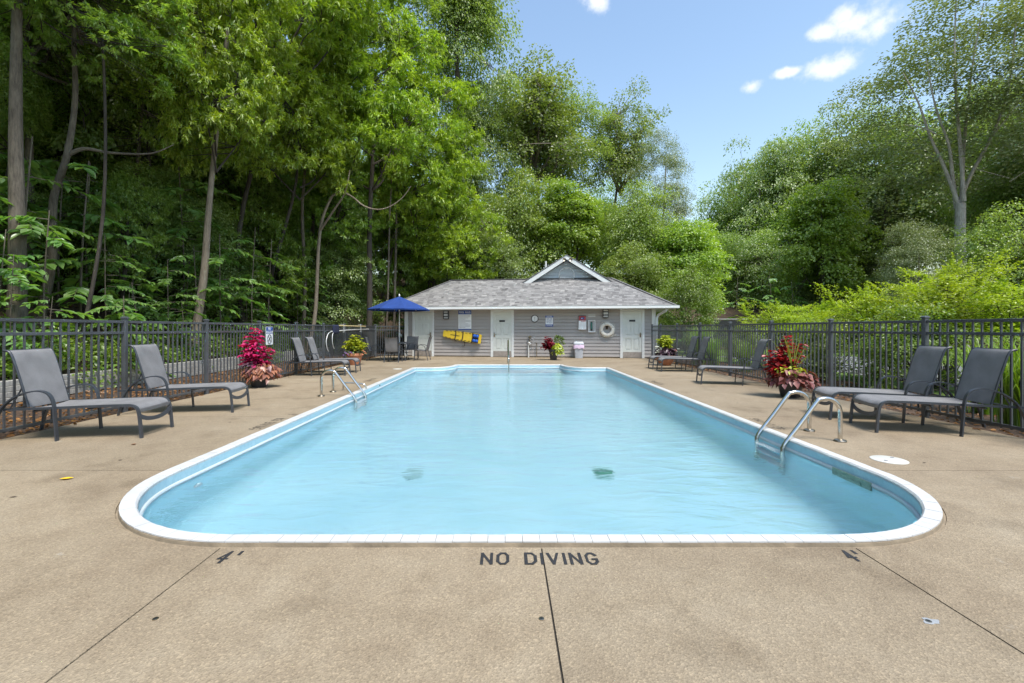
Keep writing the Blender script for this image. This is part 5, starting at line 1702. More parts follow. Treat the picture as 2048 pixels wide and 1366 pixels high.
for px, d, r, ytop, lb, bk in ((738, 21.5, .20, 300, 'dark thick trunk in the shade left of the blue umbrella', 'bark_dark'), (786, 23.5, .10, 280, 'thin brown trunk above the blue umbrella', 'bark'), (604, 20, .12, 250, 'grey trunk in the shade above the far left loungers', 'bark'),
                            (770, 22.5, .07, 300, 'very thin trunk between the dark trunk and the blue umbrella', 'bark'), (270, 15.5, .10, 200, 'dim trunk behind the left fence, left of the tan trunk', 'bark')):
    X = (px - CX) / F * d; zb = terrain_h(X, d); zt2 = CAMH - (ytop - CY) / F * d - zb
    root = thing('bare_trunk', lb, 'tree trunk', (X, d, zb), 0, g0)
    link('trunk', trunk_mesh([(0, 0, -.3), (TR.uniform(-.1, .15), 0, zt2 * .3), (TR.uniform(0, .3), 0, zt2 * .65), (TR.uniform(0, .4), .1, zt2)], r * .75, r * .45, M[bk], 9), root)

for box, d, key, lb in (((-60, 190, 150, 430), 14.6, 'mid_a', 'light leafed tree seen between the two leftmost trunks'), ((110, 340, 120, 400), 16.4, 'mid_a', 'light green tree behind the double bent trunk'),
                       ((150, 400, 290, 590), 15.6, 'broad_b', 'shaded leafy tree left of the tan leaning trunk'), ((-90, 130, 360, 660), 13.4, 'broad_a', 'shaded leafy tree low behind the far left trunk'),
                       ((300, 520, 370, 640), 17.0, 'broad_b', 'shaded leafy tree low behind the tan leaning trunk'), ((430, 640, 410, 660), 19.6, 'oak_c', 'shaded oak low above the pink coleus pot'),
                       ((580, 760, 430, 660), 22.6, 'broad_b', 'shaded tree low left of the dark thick trunk'), ((690, 870, 420, 660), 26.5, 'oak_c', 'shaded oak low behind the blue umbrella'),
                       ((-80, 110, 60, 330), 12.6, 'mid_a', 'leafy tree just behind the straight far left trunk'), ((180, 330, 330, 560), 13.2, 'oak_c', 'small hanging oak left of the tan leaning trunk'), ((420, 600, 280, 500), 20.5, 'oak_c', 'shaded oak bough above the pink coleus pot')):
    tree('understory_tree', lb, key, box, d, None, .09, 'bark_dark', g0)
# deeper filling of the left wood: interchangeable trees
k = 0
for d in (6.5, 10, 13.5, 17, 20.5, 24, 28, 32, 37):
    for X in (-14.6, -18.0, -22.5, -27):
        xx, dd2 = X + TR.uniform(-.8, .8), d + TR.uniform(-1.2, 1.2)
        if X > -15 and d < 16: continue
        if X > -19 and d < 16: xx -= 1.2
        zb = terrain_h(xx, dd2); rr2 = TR.uniform(2.6, 3.3); hh = TR.uniform(4.2, 5.2); h = hh * TR.uniform(.8, 1.0) + (0 if X < -15 else .6)
        root = thing('forest_tree', 'shaded tree deep in the wood left of the pool', 'tree', (xx, dd2, zb), 0, 'deep trees of the left wood')
        link('trunk', trunk_mesh([(0, 0, -.3), (.1, 0, h * .4), (0, .1, h * .7), (.1, 0, h)], .15, .06, M['bark_dark'], 7), root)
        cr = PROTO[('fill_a', 'fill_b')[k % 2]]; q = TR.uniform(0, 6.28)
        for nm, me in (('branches', cr[1]), ('crown', cr[0])): link(nm, me, root, (0, 0, h), (0, 0, q), (rr2 / 3.2, rr2 / 3.2, hh / 4.0))
        k += 1
for d in (15, 19, 23.5, 28, 33, 38):
    for X in (-14.5, -19.5):
        xx, dd2 = X + TR.uniform(-.8, .8), d + TR.uniform(-1, 1)
        zb = terrain_h(xx, dd2); h = TR.uniform(9.5, 11.5)
        root = thing('forest_tree', 'tall shaded tree filling the top of the left wood', 'tree', (xx, dd2, zb), 0, 'tall trees of the left wood')
        link('trunk', trunk_mesh([(0, 0, -.3), (.1, 0, h * .4), (0, .1, h * .7), (.1, 0, h)], .2, .08, M['bark_dark'], 7), root)
        cr = PROTO[('broad_a', 'broad_b')[k % 2]]; q = TR.uniform(0, 6.28)
        for nm, me in (('branches', cr[1]), ('crown', cr[0])): link(nm, me, root, (0, 0, h), (0, 0, q), (.95, .95, 1.35))
        k += 1
for X, d in ((-12, 3.4), (-13, 1.0), (-12, -3)):  # unseen trees left of the frame, added for their shadow
    zb = terrain_h(X, d)
    root = thing('forest_tree', 'shaded tree deep in the wood left of the pool', 'tree', (X, d, zb), 0, 'deep trees of the left wood')
    link('trunk', trunk_mesh([(0, 0, -.3), (.1, 0, 2), (0, .1, 5), (.1, 0, 7)], .17, .07, M['bark_dark']), root)
    for nm, me in (('branches', PROTO['broad_b'][1]), ('crown', PROTO['broad_b'][0])): link(nm, me, root, (0, 0, 5.6), (0, 0, d), (.9, .9, 1.3))

# --- tall trees behind the house
g1 = 'trees rising behind the pool house'
tree('tall_tree', 'tallest dark tree behind the house, reaching the top of the picture', 'broad_a', (800, 1040, -200, 240), 33, 925, .3, 'bark_dark', g1)
tree('tall_tree', 'dark vine hung tree below the tallest crown behind the house', 'broad_b', (850, 1030, 120, 480), 34, 930, .25, 'bark_dark', g1)
tree('tall_tree', 'open spreading tree with dark slanting limbs left of the sky gap', 'airy_a', (960, 1180, 95, 400), 37, 1010, .26, 'bark', g1)
tree('tall_tree', 'dark green tree above the gable at the edge of the sky', 'broad_a', (990, 1190, 160, 420), 40, 1060, .26, 'bark_dark', g1)
tree('tall_tree', 'sparse airy tree with a bare leading twig right of the gable', 'airy_a', (1165, 1318, 175, 420), 43, 1215, .18, 'bark', g1)
tree('tall_tree', 'pale rounded airy tree at the bottom of the sky gap', 'pale_a', (1262, 1402, 252, 540), 38, 1330, .16, 'bark_pale', g1)
tree('mid_tree', 'mid green layered tree left behind the gable', 'mid_a', (930, 1110, 325, 590), 30, 1010, .15, 'bark_dark', g1)
tree('mid_tree', 'light green tree straight above the gable', 'maple_a', (1050, 1240, 320, 560), 32, 1150, .15, 'bark', g1)
tree('mid_tree', 'greyish green tree right behind the gable', 'mid_a', (1180, 1345, 350, 600), 29.5, 1255, .14, 'bark', g1)
tree('mid_tree', 'low dark tree behind the left end of the roof', 'broad_b', (880, 1060, 440, 640), 28.5, 960, .14, 'bark_dark', g1)
tree('mid_tree', 'yellow green tree right of the pool house roof', 'maple_a', (1270, 1450, 385, 640), 29, 1360, .13, 'bark', g1)
tree('sumac_bush', 'yellowish bushy shrub beside the right corner of the pool house', 'bush_b', (1300, 1455, 520, 690), 23.5, 1375, .05, 'bark_dark', cat='shrub')
tree('mid_tree', 'green tree above the right eave of the pool house', 'mid_a', (1200, 1360, 480, 660), 27.5, 1290, .12, 'bark', g1)

# --- right wood
g2 = 'trees of the right wood'
tree('wood_tree', 'dark distant tree at the foot of the sky gap', 'broad_a', (1365, 1550, 340, 660), 50, 1440, .25, 'bark_dark', g2)
tree('wood_tree', 'grey green tree with visible forked trunk right of the sky gap', 'broad_b', (1465, 1640, 235, 600), 45, 1570, .28, 'bark_dark', g2)
tree('wood_tree', 'dark green tree at the skyline, left of the pale cottonwood', 'broad_a', (1575, 1790, 200, 560), 43, 1690, .28, 'bark_dark', g2)
tree('maple_tree', 'bright green maple in front of the dark right wood', 'maple_a', (1545, 1720, 295, 610), 34, 1640, .2, 'bark_dark', g2)
tree('conifer', 'dark brownish conifer right of the bright maple', 'conifer_a', (1690, 1850, 330, 640), 33, 1772, .16, 'bark_dark', g2, 'conifer')
tree('wood_tree', 'shaded tree low at the left of the right wood', 'broad_b', (1450, 1600, 430, 660), 40, 1520, .2, 'bark_dark', g2)
tree('wood_tree', 'shaded tree low between maple and conifer', 'broad_a', (1570, 1760, 460, 670), 36, 1665, .2, 'bark_dark', g2)
dC = 25.0
cw = tree('cottonwood_tree', 'tall pale cottonwood with several whitish stems, far right', 'pale_a', (1768, 2270, -70, 465), dC, 1921, .27, 'bark_pale', g2, path=[(0, 0, -.3), (.02, 0, 3), (-.02, 0, 5.5), (.0, .0, 8.0)], taper=.82)
zb = terrain_h((1921 - CX) / F * dC, dC)
for ci, pts in enumerate((((1921, 418), (1895, 330), (1868, 270), (1838, 205), (1800, 150)), ((1921, 415), (1905, 340), (1890, 290), (1862, 215), (1850, 120)), ((1921, 405), (1912, 300), (1910, 200), (1915, 90), (1922, -20)),
                ((1921, 410), (1932, 320), (1942, 230), (1950, 120), (1962, 10)), ((1923, 415), (1945, 350), (1975, 280), (2005, 190), (2025, 60), (2038, -60)), ((1975, 280), (2010, 232), (2050, 190)), ((1868, 270), (1842, 252), (1818, 246)))):
    pp = [Vector(((px - 1921) / F * dC, .25 * math.sin(ci * 2 + i), CAMH - (py - CY) / F * dC - zb)) for i, (px, py) in enumerate(pts)]
    cp = curve_pts(pp, 4)
    r0_ = .105 if ci < 5 else .05
    MB().tube(cp, [r0_ * (1 - .8 * k / (len(cp) - 1)) for k in range(len(cp))], 8).build('stem', M['bark_pale'], cw)
tree('wood_tree', 'dark tree behind the pale cottonwood', 'broad_b', (1790, 2100, 110, 600), 36, 1950, .3, 'bark_dark', g2)
tree('wood_tree', 'dark tree cut off by the right frame edge', 'broad_a', (1950, 2260, 120, 620), 28, 2100, .3, 'bark_dark', g2)
tree('mid_tree', 'grey green low tree under the cottonwood, left of its trunk', 'pale_a', (1755, 1920, 430, 690), 23, 1830, .1, 'bark', g2)
tree('mid_tree', 'green low tree under the cottonwood, right of its trunk', 'mid_a', (1930, 2140, 400, 690), 22, 2035, .1, 'bark', g2)
k = 0
for d in (44, 52, 60):
    for X in (-22, -14, -6, 2, 10, 18, 26, 34, 42, 51, 60):
        if d == 44 and -3 < X < 12: continue
        xx, dd2 = X + TR.uniform(-2, 2), d + TR.uniform(-2, 2)
        zb = terrain_h(xx, dd2); h = TR.uniform(4.0, 6.0) + (3.5 if xx < -8 or xx > 30 else 0)
        px = CX + xx / dd2 * F; pz = CY - (zb + h - CAMH) / dd2 * F
        if 1330 < px < 1480: h = 3.0; pz = CY - (zb + h - CAMH) / dd2 * F
        w, hh = 4.4 / dd2 * F, h * .95 / dd2 * F
        tree('forest_tree', 'distant tree of the wooded slope behind the nearer trees', ('fill_a', 'fill_b')[k % 2], (px - w, px + w, pz - hh, pz + hh), dd2, px, .2, 'bark_dark', 'distant trees of the wooded slope'); k += 1


# --- understory: big-leaved saplings
def pawpaw_mesh(seed, H, spread):
    g = np.random.default_rng(seed); cl = Cloud(); mb = MB()
    mb.tube(curve_pts([(0, 0, -.1), (.05, .03, H * .4), (-.04, .08, H)], 4), [.022 - .0017 * k for k in range(9)], 5, caps=False)
    for i in range(int(13 * H / 3)):
        z = H * (.22 + .8 * g.uniform()); a = g.uniform(0, 2 * PI); Lb = spread * g.uniform(.5, 1.0) * (1.15 - .45 * z / H)
        d = np.array([math.cos(a), math.sin(a), 0]); sd = np.array([-d[1], d[0], 0])
        rise = g.uniform(.05, .3)
        P = lambda t: d * (Lb * t) + np.array([0, 0, z + Lb * (rise * t - .38 * t * t)])
        mb.tube([tuple(P(0)), tuple(P(.5)), tuple(P(1))], [.009, .006, .003], 4, caps=False)
        n = int(16 * Lb / .8) + 6
        t = np.sort(g.uniform(.2, 1.03, n)); s = np.where(np.arange(n) % 2 == 0, 1, -1)
        pos = np.array([P(x) for x in t])
        ax = d[None, :] * .62 + sd[None, :] * (s * .72)[:, None] + np.array([0, 0, -.34]) + g.normal(0, .16, (n, 3))
        nr = np.array([0, 0, 1.0]) + d[None, :] * .25 + g.normal(0, .2, (n, 3))
        cl.leaves(pos, ax, nr, .20 * g.uniform(.65, 1.2, n), .085 * g.uniform(.8, 1.2, n), OVAL, .5 + g.normal(0, .2, n) + g.normal(0, .1))
    return cl.mesh('foliage', LM['pawpaw']), mb.mesh('stem', M['bark'])


PAW = [pawpaw_mesh(31, 2.6, 1.15), pawpaw_mesh(32, 3.6, 1.35), pawpaw_mesh(33, 1.7, 1.0), pawpaw_mesh(34, 3.1, 1.2)]
TP = random.Random(9)
for d in [4.5 + 1.02 * k for k in range(23)]:
    for X in (-9.75, -11.0, -12.6):
        xx, dd2 = X + TP.uniform(-.5, .5), d + TP.uniform(-.5, .5)
        if X == -9.75 and TP.random() < .30: continue
        fo, st = PAW[TP.randrange(4)]
        if X == -9.75: fo, st = PAW[TP.choice((0, 2, 2, 3))]
        s = TP.uniform(.85, 1.25) if X == -9.75 else TP.uniform(1.15, 1.75)
        px_ = CX + xx / dd2 * F
        where = next((w for lim, w in ((20, 'at the left frame edge'), (120, 'between the two leftmost trunks'), (230, 'above the nearest left lounger'), (330, 'above the second left lounger'), (430, 'around the tan leaning trunk'), (500, 'above the magenta coleus pot'), (560, 'behind the no diving sign'),
                                       (620, 'above the far left loungers'), (680, 'behind the life hook'), (9999, 'left of the blue umbrella')) if px_ < lim))
        row = {-9.75: 'first row', -11.0: 'second row', -12.6: 'third row'}[X]; sz = 'tall' if (fo is PAW[1][0] or fo is PAW[3][0]) else 'low'
        root = thing('understory_sapling', '%s large leaved sapling %s, %s behind the timber wall' % (sz, where, row), 'sapling', (xx, dd2, terrain_h(xx, dd2)), TP.uniform(0, 6.28), 'saplings at the edge of the left wood')
        for nm, me in (('stem', st), ('foliage', fo)): link(nm, me, root, scale=(s, s, s))
# the near bough with broad leaves at the left edge
for px, py, d, lb in ((60, 520, 8.6, 'broad leaved bough in front of the double bent trunk'), (130, 600, 8.9, 'broad leaved sapling just above the left fence'), (30, 470, 8.8, 'broad leaved sapling across the straight left trunk'), (270, 600, 10.4, 'broad leaved sapling above the fence between the left loungers')):
    X = (px - CX) / F * d - .3; zb = terrain_h(X, d)
    root = thing('understory_sapling', lb, 'sapling', (X, d, zb), px, 'saplings at the edge of the left wood')
    s = (CAMH - (py - CY) / F * d - zb) / 2.6 * 1.05
    for nm, me in (('stem', PAW[0][1]), ('foliage', PAW[0][0])): link(nm, me, root, scale=(s, s, s))
for px, py, d, sd, lb in ((465, 470, 14.6, 3, 'tall sapling with layered pale leaves right of the tan leaning trunk'), (540, 455, 16.4, 1, 'tall layered sapling above the pink coleus pot'), (600, 480, 17.6, 3, 'tall layered sapling above the far left loungers'), (655, 520, 20.0, 1, 'layered sapling left of the dark thick trunk'),
                      (340, 520, 12.6, 3, 'layered sapling just left of the tan leaning trunk'), (215, 500, 11.2, 1, 'layered sapling above the nearest left lounger'), (700, 560, 21.5, 0, 'layered sapling behind the leaf net')):
    X = min(-9.1, (px - CX) / F * d); zb = terrain_h(X, d)
    root = thing('understory_sapling', lb, 'sapling', (X, d, zb), px * .1, 'saplings at the edge of the left wood')
    H_ = (2.6, 3.6, 1.7, 3.1)[sd]; s = (CAMH - (py - CY) / F * d - zb) / H_
    s = max(.8, s)
    for nm, me in (('stem', PAW[sd][1]), ('foliage', PAW[sd][0])): link(nm, me, root, scale=(s, s, s))
for i in range(34):      # far understory behind the house and in the right wood
    if i < 14: xx, dd2 = -7 + i * 1.35 + TP.uniform(-.5, .5), 26.5 + TP.uniform(0, 3)
    else: xx, dd2 = 13 + (i - 14) * 1.55 + TP.uniform(-.6, .6), 31 + TP.uniform(-1.5, 3)
    fo, st = PAW[TP.randrange(4)]
    root = thing('understory_sapling', 'sapling in the shade under the trees behind the pool house' if i < 14 else 'sapling in the shade under the right wood', 'sapling', (xx, dd2, terrain_h(xx, dd2)), TP.uniform(0, 6), 'saplings behind the pool house' if i < 14 else 'saplings under the right wood')
    s = TP.uniform(1.0, 1.5)
    for nm, me in (('stem', st), ('foliage', fo)): link(nm, me, root, scale=(s, s, s))


# --- ground cover on the bank behind the timber wall, leaf litter on the mulch
g = np.random.default_rng(51); cl = Cloud()
n = 15000
yy = g.uniform(2, 24.5, n); xx = -8.95 - np.abs(g.normal(0, .75, n)) - .06
base = .34 + .42 * (-8.9 - xx)
hgt = np.abs(g.normal(0, .22, n)) * (1 + .6 * np.sin(yy * 2.1) * np.sin(yy * .77 + 1))
pos = np.stack([xx + .12, yy, base + hgt + .02], 1)
ax = g.normal(0, .7, (n, 3)) + np.array([.45, 0, -.1]); nr = np.array([.25, 0, 1.0]) + g.normal(0, .35, (n, 3))
cl.leaves(pos, ax, nr, .10 * g.uniform(.6, 1.3, n), .07 * g.uniform(.7, 1.2, n), OVAL, .5 + .2 * np.sin(yy * 1.3) + g.normal(0, .2, n))
n = 2600
yy = g.uniform(2, 24.5, n); keep = (np.sin(yy * 1.9 + 1) + np.sin(yy * .83) * .8 + g.normal(0, .25, n)) > .55
yy = yy[keep]; n = len(yy)
pos = np.stack([g.uniform(-8.80, -8.64, n), yy, .42 - .42 * g.uniform(0, 1, n) ** 1.6], 1)
cl.leaves(pos, g.normal(0, .6, (n, 3)) + np.array([.5, 0, -.5]), np.array([.7, 0, .7]) + g.normal(0, .35, (n, 3)), .09 * g.uniform(.6, 1.3, n), .065 * g.uniform(.7, 1.2, n), OVAL, .5 + g.normal(0, .2, n))
tag(link('ground_cover', cl.mesh('ground_cover', LM['cover'])), kind='stuff')
cl = Cloud()
for (x0, x1, y0, y1, n, z) in ((-8.7, -5.75, 1, 21, 5200, -.028), (6.05, 8.4, 2, 20, 2300, -.026), (-16, -9, 2, 26, 5000, None)):
    x = g.uniform(x0, x1, n); y = g.uniform(y0, y1, n)
    zz = np.full(n, z) + .012 if z is not None else np.array([terrain_h(a, b) for a, b in zip(x, y)]) + .05
    on = (x > -5.93) & (x < 6.0)
    zz = np.where(on, .008, zz)
    keep = ~(on & (g.uniform(0, 1, n) < .9))
    x, y, zz = x[keep], y[keep], zz[keep]; m = len(x)
    ax = g.normal(0, 1, (m, 3)) * np.array([1, 1, .25]); nr = np.array([0, 0, 1.0]) + g.normal(0, .35, (m, 3))
    cl.leaves(np.stack([x, y, zz + g.uniform(0, .02, m)], 1), ax, nr, .075 * g.uniform(.5, 1.3, m), .045 * g.uniform(.6, 1.2, m), OVAL, g.beta(1.3, 1.8, m))
tag(link('fallen_leaves', cl.mesh('fallen_leaves', LM['litter'])), kind='stuff')


# --- right: yellow bushes, ornamental grass, windscreen fence
def bush(label, key, box, d, base=None, group='yellow green bushes behind the right fence'):
    crown, limbs, R = PROTO[key]
    x0, x1, y0, y1 = box
    c = at((x0 + x1) / 2, (y0 + y1) / 2, d); rx, rz = (x1 - x0) / 2 / F * d, (y1 - y0) / 2 / F * d
    zb = terrain_h(c.x, d); root = thing('garden_bush', label, 'bush', (c.x, d, zb), 0, group)
    lc = c - Vector((c.x, d, zb)); a = TR.uniform(0, 6)
    sc = (rx / R[0] / .95, rx / R[0] / .95, rz / R[2] / .95)
    st = MB()
    for k in range(16):
        q = TR.uniform(0, 6.28); e = Vector((math.cos(q) * rx * TR.uniform(.2, .75), math.sin(q) * rx * TR.uniform(.2, .6), lc.z + rz * TR.uniform(-.5, .3)))
        s0 = Vector((math.cos(q) * .08, math.sin(q) * .08, -.05))
        st.tube(curve_pts([s0, s0.lerp(e, .5) + Vector((0, 0, .12 * e.z)) + Vector((TR.uniform(-.1, .1), TR.uniform(-.1, .1), 0)), e], 4), [.016 - .0012 * i for i in range(9)], 4, caps=False)
    st.build('stems', M['bark_dark'], root)
    link('branches', limbs, root, lc, (0, 0, a), sc)
    link('crown', crown, root, lc, (0, 0, a), sc)


bush('low yellow green bush farthest along the right fence', 'bush_a', (1480, 1640, 612, 690), 15.0)
bush('yellow green bush behind the lone right lounger', 'bush_a', (1560, 1720, 612, 700), 13.2)
bush('yellow green bush behind the red and bronze flower pot', 'bush_a', (1640, 1850, 585, 710), 11.6)
bush('tall yellow green bush behind the second right lounger', 'bush_a', (1740, 2010, 562, 710), 10.2)
bush('tallest yellow green bush near the right frame edge', 'bush_a', (1850, 2180, 570, 730), 9.4)
bush('yellow green bush at the highest point of the row, under the cottonwood', 'bush_a', (1800, 1990, 535, 680), 11.0)
bush('greener bush beneath the tall yellow ones at the right', 'bush_b', (1700, 1960, 610, 800), 9.6)
bush('greener bush behind the fence near the lone right lounger', 'bush_b', (1560, 1740, 640, 770), 11.6)
bush('greener bush low behind the far right loungers', 'bush_b', (1440, 1540, 650, 730), 17.5)


def grass_mesh(seed, n, H, spread):
    g = np.random.default_rng(seed); V = []; T = []; C = []
    for i in range(n):
        a = g.uniform(0, 2 * PI); d = np.array([math.cos(a), math.sin(a), 0]); sd = np.array([-d[1], d[0], 0])
        b = np.array([*(g.normal(0, .07, 2)), 0]); h = H * g.uniform(.55, 1.08); s = spread * g.uniform(.2, 1.05); w = .007 * g.uniform(.7, 1.3)
        k0 = len(V); tv = np.clip(.5 + g.normal(0, .25), 0, 1)
        for j in range(6):
            t = j / 5; p = b + d * s * t ** 1.8 + np.array([0, 0, h * (1.35 * t - .35 * t ** 3 - .28 * t ** 5 * (s / spread))]); ww = w * (1 - t ** 2 * .95)
            V += [p + sd * ww, p - sd * ww]
        for j in range(5):
            q = k0 + 2 * j; T += [(q, q + 1, q + 3), (q, q + 3, q + 2)]; C += [tv, tv]
    cl = Cloud(); cl.V = [np.array(V)]; cl.T = [np.array(T)]; cl.C = [np.array(C)]
    return cl.mesh('blades', LM['grass'])


GM = [grass_mesh(61, 520, 1.45, .85), grass_mesh(62, 420, 1.2, .7)]
for (X, Y, s, lb) in ((6.95, 6.15, 1.15, 'big bright ornamental grass clump at the right frame edge'), (7.5, 7.1, 1.05, 'ornamental grass clump behind the one at the right edge'), (7.1, 5.2, 1.1, 'ornamental grass clump just outside the right frame edge'),
                      (6.9, 15.2, 1.0, 'ornamental grass clump behind the far right loungers'), (7.0, 16.6, 1.05, 'ornamental grass clump nearest the right corner of the house'), (7.6, 17.8, 1.1, 'ornamental grass clump behind the white flowered pot'), (7.3, 13.9, .9, 'ornamental grass clump beside the farthest low yellow bush')):
    root = thing('ornamental_grass', lb, 'grass clump', (X, Y, -.04), X * 7, 'ornamental grasses behind the right fence')
    link('blades', GM[int(X * 10) % 2], root, scale=(s, s, s))
tf = thing('court_fence', 'tall court fence with dark windscreen beyond the right fence', 'fence', (13.4, 29.6, -.04))
MB().box(0, 26, -.01, .01, .1, 1.88).build('windscreen', M['black'], tf)
for k in range(10): MB().tube([(k * 2.9, 0, 0), (k * 2.9, 0, 2.0)], .03, 8).build('post', M['steelgrey'], tf)
MB().tube([(0, 0, 1.95), (26.1, 0, 1.95)], .022, 8).build('top_rail', M['steelgrey'], tf)


# ------------------------------------------------------------------ flower pots
def lm(name, c1, c2, **k): return leaf_mat(name, c1, c2, **k)


PM = {'magenta': lm('magenta_coleus_leaf', (.28, .008, .08), (.68, .026, .22), trans=.3), 'bronze': lm('bronze_vine_leaf', (.14, .045, .05), (.46, .19, .10), trans=.25),
      'maroon': lm('maroon_vine_leaf', (.10, .025, .035), (.27, .085, .07), trans=.2), 'red': lm('red_coleus_leaf', (.10, .004, .010), (.40, .012, .03), trans=.3),
      'lime': lm('lime_leaf', (.22, .30, .012), (.52, .56, .03), trans=.35), 'spike': lm('spike_leaf', (.20, .27, .03), (.45, .50, .10), trans=.3),
      'purple': lm('purple_leaf', (.028, .012, .022), (.10, .045, .075), trans=.15), 'whitef': lm('white_petal', (.7, .7, .66), (.85, .85, .8), trans=.3),
      'violetf': lm('violet_petal', (.28, .12, .5), (.5, .3, .75), trans=.3), 'green': lm('green_leaf', (.05, .10, .015), (.13, .20, .03), trans=.3),
      'orangef': lm('orange_petal', (.55, .09, .03), (.7, .28, .14), trans=.3)}


def heap(seed, n, c, R, L, W, mat, tmpl=OVAL, droop=.5, up=.3, shell=.55, zmin=None):
    """leaves over a mound"""
    g = np.random.default_rng(seed); d = rdir(g, n); d[:, 2] = np.where(d[:, 2] < -.35, -d[:, 2], d[:, 2])
    r = g.uniform(shell, 1, n); pos = np.array(c) + d * r[:, None] * np.array(R)
    if zmin is not None: pos[:, 2] = np.maximum(pos[:, 2], zmin + g.uniform(0, .03, n))
    ax = d * np.array([1, 1, .4]) + np.array([0, 0, -droop]) + g.normal(0, .35, (n, 3)); nr = d * .7 + np.array([0, 0, up + .5]) + g.normal(0, .25, (n, 3))
    cl = Cloud(); cl.leaves(pos, ax, nr, L * g.uniform(.65, 1.2, n), W * g.uniform(.7, 1.15, n), tmpl, .5 + g.normal(0, .25, n) + .15 * d[:, 2])
    return cl.mesh('leaves', PM[mat])


def stalks(seed, tops, L, W, mat, root_c, per=9, sp=.12, name='leaves'):
    """leafy stalks: tiers of leaves up to the given tops"""
    g = np.random.default_rng(seed); cl = Cloud(); mb = MB()
    for tp in tops:
        b = np.array(root_c) + g.normal(0, .04, 3) * np.array([1, 1, 0]); tp = np.array(tp)
        mb.tube([tuple(b), tuple((b + tp) / 2 + g.normal(0, .02, 3)), tuple(tp)], [.008, .006, .003], 4, caps=False)
        ln2 = np.linalg.norm(tp - b); nt = max(2, int(ln2 / sp))
        for k in range(nt):
            t = 1 - k / nt * .72; p = b + (tp - b) * t; n = per if k else per + 3
            a = g.uniform(0, 2 * PI, n)
            ax = np.stack([np.cos(a), np.sin(a), g.uniform(-.45, .15, n)], 1); nr = np.array([0, 0, 1.0]) + g.normal(0, .25, (n, 3))
            s = .7 + .5 * min(1, k / 2.0) if k else .75
            cl.leaves(p[None, :] + ax * .01, ax, nr, L * s * g.uniform(.7, 1.2, n), W * s * g.uniform(.7, 1.2, n), OVAL, .62 + g.normal(0, .2, n) - .25 * k / nt)
    return cl.mesh(name, PM[mat]), mb.mesh('stalks', M['strap'])


def spikes(seed, n, H, sp, mat, c, w=.009):
    g = np.random.default_rng(seed); V = []; T = []; C = []
    for i in range(n):
        a = g.uniform(0, 2 * PI); d = np.array([math.cos(a), math.sin(a), 0]); sd = np.array([-d[1], d[0], 0])
        h = H * g.uniform(.6, 1.05); s = sp * g.uniform(.1, 1); k0 = len(V); tv = g.uniform(.1, 1)
        for j in range(5):
            t = j / 4; p = np.array(c) + d * s * t ** 1.25 + np.array([0, 0, h * (t - .18 * t ** 3 * s / sp)]); ww = w * (1 - .95 * t ** 1.7)
            V += [p + sd * ww, p - sd * ww]
        for j in range(4):
            q = k0 + 2 * j; T += [(q, q + 1, q + 3), (q, q + 3, q + 2)]; C += [tv, tv]
    cl = Cloud(); cl.V = [np.array(V)]; cl.T = [np.array(T)]; cl.C = [np.array(C)]
    return cl.mesh('spike_leaves', PM[mat])


def flowers(seed, pts, r, mat):
    g = np.random.default_rng(seed); cl = Cloud()
    for p in pts:
        n = 6; a = np.arange(n) * 2 * PI / n + g.uniform(0, 1)
        ax = np.stack([np.cos(a), np.sin(a), 0 * a + .2], 1) + np.array([0, -.3, 0]); cl.leaves(np.repeat(np.array(p)[None, :], n, 0), ax, np.repeat(np.array([[0, -.7, .7]]), n, 0) + g.normal(0, .1, (n, 3)), np.full(n, r), r * .9, OVAL, g.uniform(.2, 1, n))
    return cl.mesh('flowers', PM[mat])


def pot(root, r, h, mat, bowl=False):
    prof = [(0, 0), (r * .68, 0), (r * .72, .02), (r * .97, h * .8), (r * 1.08, h * .8), (r * 1.08, h), (r * .95, h), (r * .9, h * .9), (0, h * .9)] if not bowl else \
        [(0, 0), (r * .55, 0), (r * .62, .02), (r * .95, h * .55), (r * 1.02, h * .86), (r * 1.08, h * .9), (r * 1.06, h), (r * .95, h), (r * .9, h * .9), (0, h * .9)]
    MB().lathe(prof, 30).build('pot', mat, root)
    MB().lathe([(0, h * .88), (r * .93, h * .88), (r * .8, h * .93), (0, h * .95)], 18).build('soil', M['soil'], root)


t = thing('flower_pot', 'dark pot with tall magenta coleus and bronze trailing leaves by the left fence', 'potted plant', (-5.50, 10.15, 0))
pot(t, .22, .34, M['darkpot'])
tops = [(-.36, 0, .92), (-.30, .1, 1.02), (-.22, -.05, 1.13), (-.12, .0, 1.30), (-.05, .05, 1.24), (-.12, -.1, .90), (.02, -.08, .82), (.12, .05, .86), (-.34, -.1, .70), (-.2, -.15, .76), (.05, -.15, .72), (.26, .0, .82)]
lv, sk = stalks(71, tops, .15, .085, 'magenta', (-.08, 0, .34), 6, .13)
link('coleus_leaves', lv, t); link('stalks', sk, t)
link('vine_leaves', heap(72, 260, (.10, -.08, .29), (.38, .32, .28), .125, .10, 'bronze', HEART, .9, zmin=.03), t)
link('spike_leaves', spikes(73, 26, .75, .42, 'green', (.08, .1, .4), .007), t)
link('purple_leaves', heap(74, 90, (-.12, -.1, .42), (.26, .22, .22), .10, .07, 'purple', OVAL), t)

